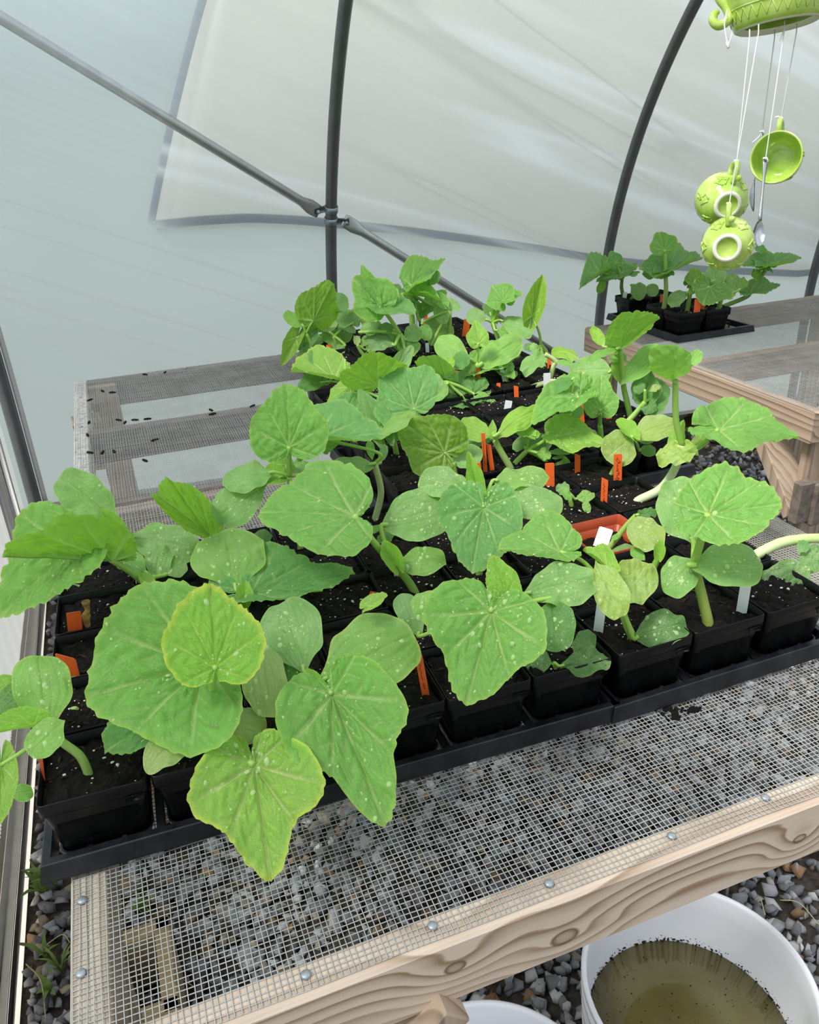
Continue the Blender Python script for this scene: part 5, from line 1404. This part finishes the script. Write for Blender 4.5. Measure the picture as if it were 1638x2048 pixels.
def cup(c, ax, upv, hs, nm='cup', R=1.0):      # c = foot centre, ax = foot to opening
    ax = unit(ax); MM = axes(ax, upv)
    pr = [(0, .0022), (.0115, .0022), (.0125, 0), (.0165, 0), (.0172, .0022), (.0235, .006), (.0292, .014), (.0318, .024), (.0322, .033), (.0330, .0392), (.0322, .0402), (.0306, .0398), (.0300, .033), (.0292, .024), (.0262, .0145), (.019, .0085), (.0150, .0078), (.0135, .0086), (0, .0084)]
    m = MB(); m.lathe([(r*R, z*R) for r, z in pr], 44, MM, c, seg=[0, 0, 1, 1]+[0]*(len(pr)-5)); o = m.build(nm, [M['greenglaze'], M['bisque']], wc)
    h = MB(); hp = [(.026, .008), (.036, .007), (.045, .011), (.0485, .019), (.046, .027), (.039, .031), (.031, .030)]
    P = catmull([c + MM @ np.array([x*R, 0, z*R]) for x, z in hp], 5); h.tube(P, .0034*R, 9)
    h.lathe([(0, -.0045), (.0032, -.0032), (.0045, 0), (.0032, .0032), (0, .0045)], 10, o=c+MM @ np.array([.033*R, .004*R, .006*R])); h.build('handle', M['greenglaze'], o)
    rl = MB()
    def cs(ph, z):
        r = np.interp(z, [.0022, .006, .014, .024, .033], [.0172, .0235, .0292, .0318, .0322])*R; return c + MM @ np.array([r*math.cos(ph), r*math.sin(ph), z*R])
    for k in range(6):
        b = .6+2*PI*k/6
        for sg in (-1, 1):
            rl.tube([cs(b+sg*(.05+.30*math.sin(t*1.6)*(1-.2*t)), .0075+.020*t/3.2+.004*math.sin(t*2.6)) for t in np.linspace(0, 3.2, 14)], .0012, 5)
        rl.tube([cs(b+.10*math.cos(t), .021+.004*math.sin(t)) for t in np.linspace(0, 2*PI, 12)], .0012, 5)
    rl.build('relief', M['greenglaze'], o)
    return c + MM @ np.array([.0487*R, 0, .019*R])
u_ = cv(.12, -1, 0)
hA = cup(atZ((1561, 321), WZ+.035), atZ((1549, 313), WZ-.006)-atZ((1561, 321), WZ+.035), u_, 0)
hB = cup(atZ((1456, 411), WZ-.03), atZ((1436, 393), WZ+.010)-atZ((1456, 411), WZ-.03), u_, 0)
hC = cup(atZ((1454, 496), WZ-.06), atZ((1456, 484), WZ-.019)-atZ((1454, 496), WZ-.06), cv(.05, -1, 0), 0)
def spoon(top, neck, bc, tip, tw, Zt, side, name='spoon'):
    a, b, c, d = (atZ(q, Zt) for q in (top, neck, bc, tip))
    m = MB(); ax = unit(d-b); sd = unit(np.asarray(side)-ax*(np.asarray(side) @ ax)); nn = np.cross(ax, sd)
    K = 14; L = np.linalg.norm(a-b)
    V = []; st = np.linspace(0, 1, K)
    for t in st:
        w = .0032*(1-.55*math.sin(t*PI*.9))+.0006*(t < .2); p = a+(b-a)*t
        for x, y in ((-1, -.35), (0, -.5), (1, -.35), (1, .35), (0, .5), (-1, .35)): V.append(p+sd*w*x+nn*.0016*y)
    F = [(i*6+j, i*6+(j+1) % 6, (i+1)*6+(j+1) % 6, (i+1)*6+j) for i in range(K-1) for j in range(6)]+[tuple(range(6))[::-1], tuple((K-1)*6+j for j in range(6))]
    m.add(V, F)
    hl = np.linalg.norm(d-b)/2; cc = (b+d)/2; V, F = grid(13, 19, lambda u, v: np.array([u, v, 0])); W = []
    for s_ in (1, -1):
        Q = []
        for (u, v, _) in V:
            t = (v*2-1); w = tw*math.sqrt(max(0, 1-t*t))*(1-.18*t*-1 if t < 0 else 1+.0*t); x = (u*2-1)*w; dep = -.0055*(1-t*t)*(1-(u*2-1)**2) + s_*.0005
            Q.append(cc+ax*t*hl+sd*x+nn*dep)
        m.add(Q, F if s_ > 0 else [f[::-1] for f in F])
    m.build(name, M['spoon'], wc); return a
sA = spoon((1531, 320), (1520, 441), (1515, 466), (1516, 493), .0085, WZ-.045, cv(1, .1, .35))
sB = spoon((1524, 266), (1509, 362), (1504, 394), (1507, 424), .0085, WZ+.075, cv(.35, .1, 1))
for k, (t, hgt) in enumerate((((1499, 76), hB), ((1517, 66), hC), ((1549, 76), sB), ((1569, 58), sA), ((1593, 64), hA))):
    zt = (hgt-EYEP) @ CAMM[:,2]
    a = atZ(t, WZ + (zt-WZ)*.5); m = MB(); m.tube([a+A*.01, a, hgt], .0008, 6)
    m.tube([hgt+cv(-.003, -.002, 0), hgt+cv(0, -.001, -.003), hgt+cv(.003, .001, 0), hgt+cv(0, .003, .002)], .0015, 6)
    if k in (3,): m.tube(catmull([a, a+cv(-.004, .008, -.003), a+cv(-.0075, .017, -.003)], 4), .0008, 6)
    if k == 2: m.tube(catmull([hgt, hgt+cv(-.006, .007, 0), hgt+cv(-.014, .014, 0)], 4), .0008, 6)
    if k == 4: m.tube(catmull([hgt, hgt+cv(-.004, -.003, -.002), hgt+cv(-.008, -.003, 0)], 4), .0010, 6)
    m.build('string', M['string'], wc)
m = MB(); m.tube(catmull([atZ(p, WZ-.01) for p in ((1455, 18), (1449, 48), (1453, 78), (1457, 94))], 5), .0008, 6); m.tube([atZ((1457, 92), WZ-.01), atZ((1464, 66), WZ-.01)], .0006, 6); m.tube([atZ((1454, 84), WZ-.01), atZ((1457, 96), WZ-.01)], .0018, 6); m.build('string', M['string'], wc)

hk = TB + A*.158; ang = math.acos(np.clip((hk[1]-CYY)/RAD, -1, 1)); up_ = arcpt(hk[0], ang, -.0)
m = MB(); m.tube([hk, up_ - np.array([0, 0, .01])], .0012, 6); m.build('hanging_cord', M['string'], wc)
# ------------------------------------------------------------------ buckets
def bucket(c, rz, rr, wl, label):
    e = empty('bucket', (c[0], c[1], 0), label, 'bucket', 'white plastic buckets'); h = rz; b = rr*.86
    pr = [(0, .004), (b-.01, .004), (b, .008), (rr*.95-.004, h*.62), (rr*.96-.002, h*.70), (rr*.985, h*.70), (rr*.985, h*.715), (rr*.965, h*.72), (rr*.97, h*.80), (rr*1.0, h*.80), (rr*1.0, h*.815), (rr*.975, h*.82), (rr*.98, h*.90), (rr*1.015, h*.905), (rr*1.015, h*.92), (rr*.985, h*.925), (rr*.985, h*.965), (rr*1.02, h*.97), (rr*1.025, h*.995), (rr*1.012, h), (rr*.985, h), (rr*.972, h*.985), (rr*.955, h*.9), (b-.006, .012), (0, .010)]
    m = MB(); m.lathe(pr, 72); o = m.build2('body', [M['bucket']], e)
    if wl:
        ri = np.interp(wl, [.012, h*.9], [b-.006, rr*.955])-.0006
        m = MB(); m.lathe([(ri, wl-.012), (ri, wl), (ri*.5, wl+.0001), (0, wl)], 60); m.build2('water', [M['water']], e)
        m = MB()
        for i in range(620):
            t = rng.uniform(-.4, 2*PI-.4); u = rng.random()
            if u < .74: zz = wl+abs(rng.normal(0, .006)); r_ = np.interp(zz, [.012, h*.9], [b-.006, rr*.955])-.001; s = rng.uniform(.0006, .0023) if zz < wl+.007 else rng.uniform(.0004, .0010)
            else: zz = wl+.0005; r_ = ri*math.sqrt(rng.random()); s = rng.uniform(.0004, .0014)
            q = SH1[i % 10]*s*np.array([1, rng.uniform(.5, 1.6), .6]); m.add(q+np.array([r_*math.cos(t), r_*math.sin(t), zz]), IF1)
        f_ = m.build2('floating_debris', [M['debris']], e, smooth=False); f_['kind'] = 'stuff'
    return e
bc = atz((1397, 1963), BZ-.38)
bucket(bc, BZ-.38, .158, BZ-.38-.115, 'white bucket of murky brown water under the front right rail')
b2 = atz((985, 2245), BZ-.38)
bucket(b2, BZ-.38, .150, 0, 'white bucket whose rim just shows at the bottom edge of the photo')

# ------------------------------------------------------------------ weeds and straw
def weed(p, label, n, L, spread, broad):
    c = atz(p, 0.01); e = empty('weed', c, label, 'weed', 'weeds in the gravel'); r = np.random.default_rng(int(p[0]*31+p[1]))
    for k in range(n):
        a = r.uniform(0, 2*PI); l = L*r.uniform(.6, 1.15); d = np.array([math.cos(a), math.sin(a), 0])*spread*r.uniform(.4, 1)
        P = catmull([c, c+d*l*.4+np.array([0, 0, l*.6]), c+d*l*1.0+np.array([0, 0, l*.75])], 5); sd = unit(np.cross(d, (0, 0, 1.)))
        w = np.interp(np.linspace(0, 1, len(P)), [0, .4, 1], [.5, 1, .05])*broad
        V = [q for i, pt in enumerate(P) for q in (pt-sd*w[i], pt+sd*w[i]+np.array([0, 0, .0006]))]; F = [(2*i, 2*i+1, 2*i+3, 2*i+2) for i in range(len(P)-1)]
        obj('blade', V, F, M['grass'], e)
weed((112, 1772), 'grass tuft in the gravel under the tray corner', 14, .10, .9, .0038)
weed((88, 1788), 'broad leaved weed between the sill and the bench', 7, .06, 1.2, .007)
weed((92, 1915), 'small sprig of weed left of the bench rail nail', 9, .05, 1.0, .0045)
weed((124, 1945), 'tuft of thin weed beside the lower left rail', 12, .07, .8, .003)
weed((100, 1982), 'tiny four leaved weed near the bottom left corner', 5, .03, 1.4, .007)
weed((292, 1835), 'feathery weed seen through the mesh at the left', 16, .075, .6, .003)
m = MB()
for (p, q) in (((226, 1925), (390, 1975)), ((52, 1928), (92, 2040)), ((92, 1890), (140, 1886)), ((60, 1760), (135, 1720)), ((1560, 1800), (1638, 1850)), ((1510, 1800), (1530, 1830))):
    a, b = atz(p, .03), atz(q, .025); m.tube(catmull([a, (a+b)/2+np.array([.01, .012, .008]), b], 6), .0011, 5)
tag(m.build('dry_straw', M['straw']), 'dry straw stalks lying on the gravel', 'straw', None, 'stuff')

# ------------------------------------------------------------------ light: an overcast sky over trees, softened by the film
w = bpy.data.worlds.new('sky'); S.world = w; w.use_nodes = True; nt = w.node_tree; bg = nt.nodes['Background']
tc = nt.nodes.new('ShaderNodeTexCoord'); sx = nt.nodes.new('ShaderNodeSeparateXYZ'); nt.links.new(tc.outputs['Generated'], sx.inputs[0])
mr = nt.nodes.new('ShaderNodeMapRange'); mr.inputs['From Min'].default_value = -1; mr.inputs['From Max'].default_value = 1; nt.links.new(sx.outputs[2], mr.inputs[0])
cr = nt.nodes.new('ShaderNodeValToRGB'); nt.links.new(mr.outputs[0], cr.inputs[0]); r = cr.color_ramp
while len(r.elements) < 6: r.elements.new(.5)
for e_, (p_, c_) in zip(r.elements, SKY): e_.position = p_; e_.color = (*c_, 1)
nt.links.new(cr.outputs[0], bg.inputs[0]); bg.inputs[1].default_value = SKYS
def sun(name, d, strength, ang, col):
    l = bpy.data.lights.new(name, 'SUN'); l.energy = strength; l.angle = math.radians(ang); l.color = col
    o = bpy.data.objects.new(name, l); COL.objects.link(o); o.rotation_euler = Vector(d).to_track_quat('-Z', 'Y').to_euler(); o.location = (0, 0, 5); return o
sun('sun', SUND, SUNE, 16, (1.0, .98, .93))
S.view_settings.view_transform = 'Standard'; S.view_settings.look = 'None'; S.view_settings.gamma = 1; S.view_settings.exposure = EXPO
S.view_settings.use_curve_mapping = False
S.cycles.max_bounces = 10; S.cycles.transparent_max_bounces = 24; S.cycles.diffuse_bounces = 4; S.cycles.glossy_bounces = 3; S.cycles.transmission_bounces = 6
S.cycles.use_denoising = True; S.cycles.caustics_reflective = False; S.cycles.caustics_refractive = False
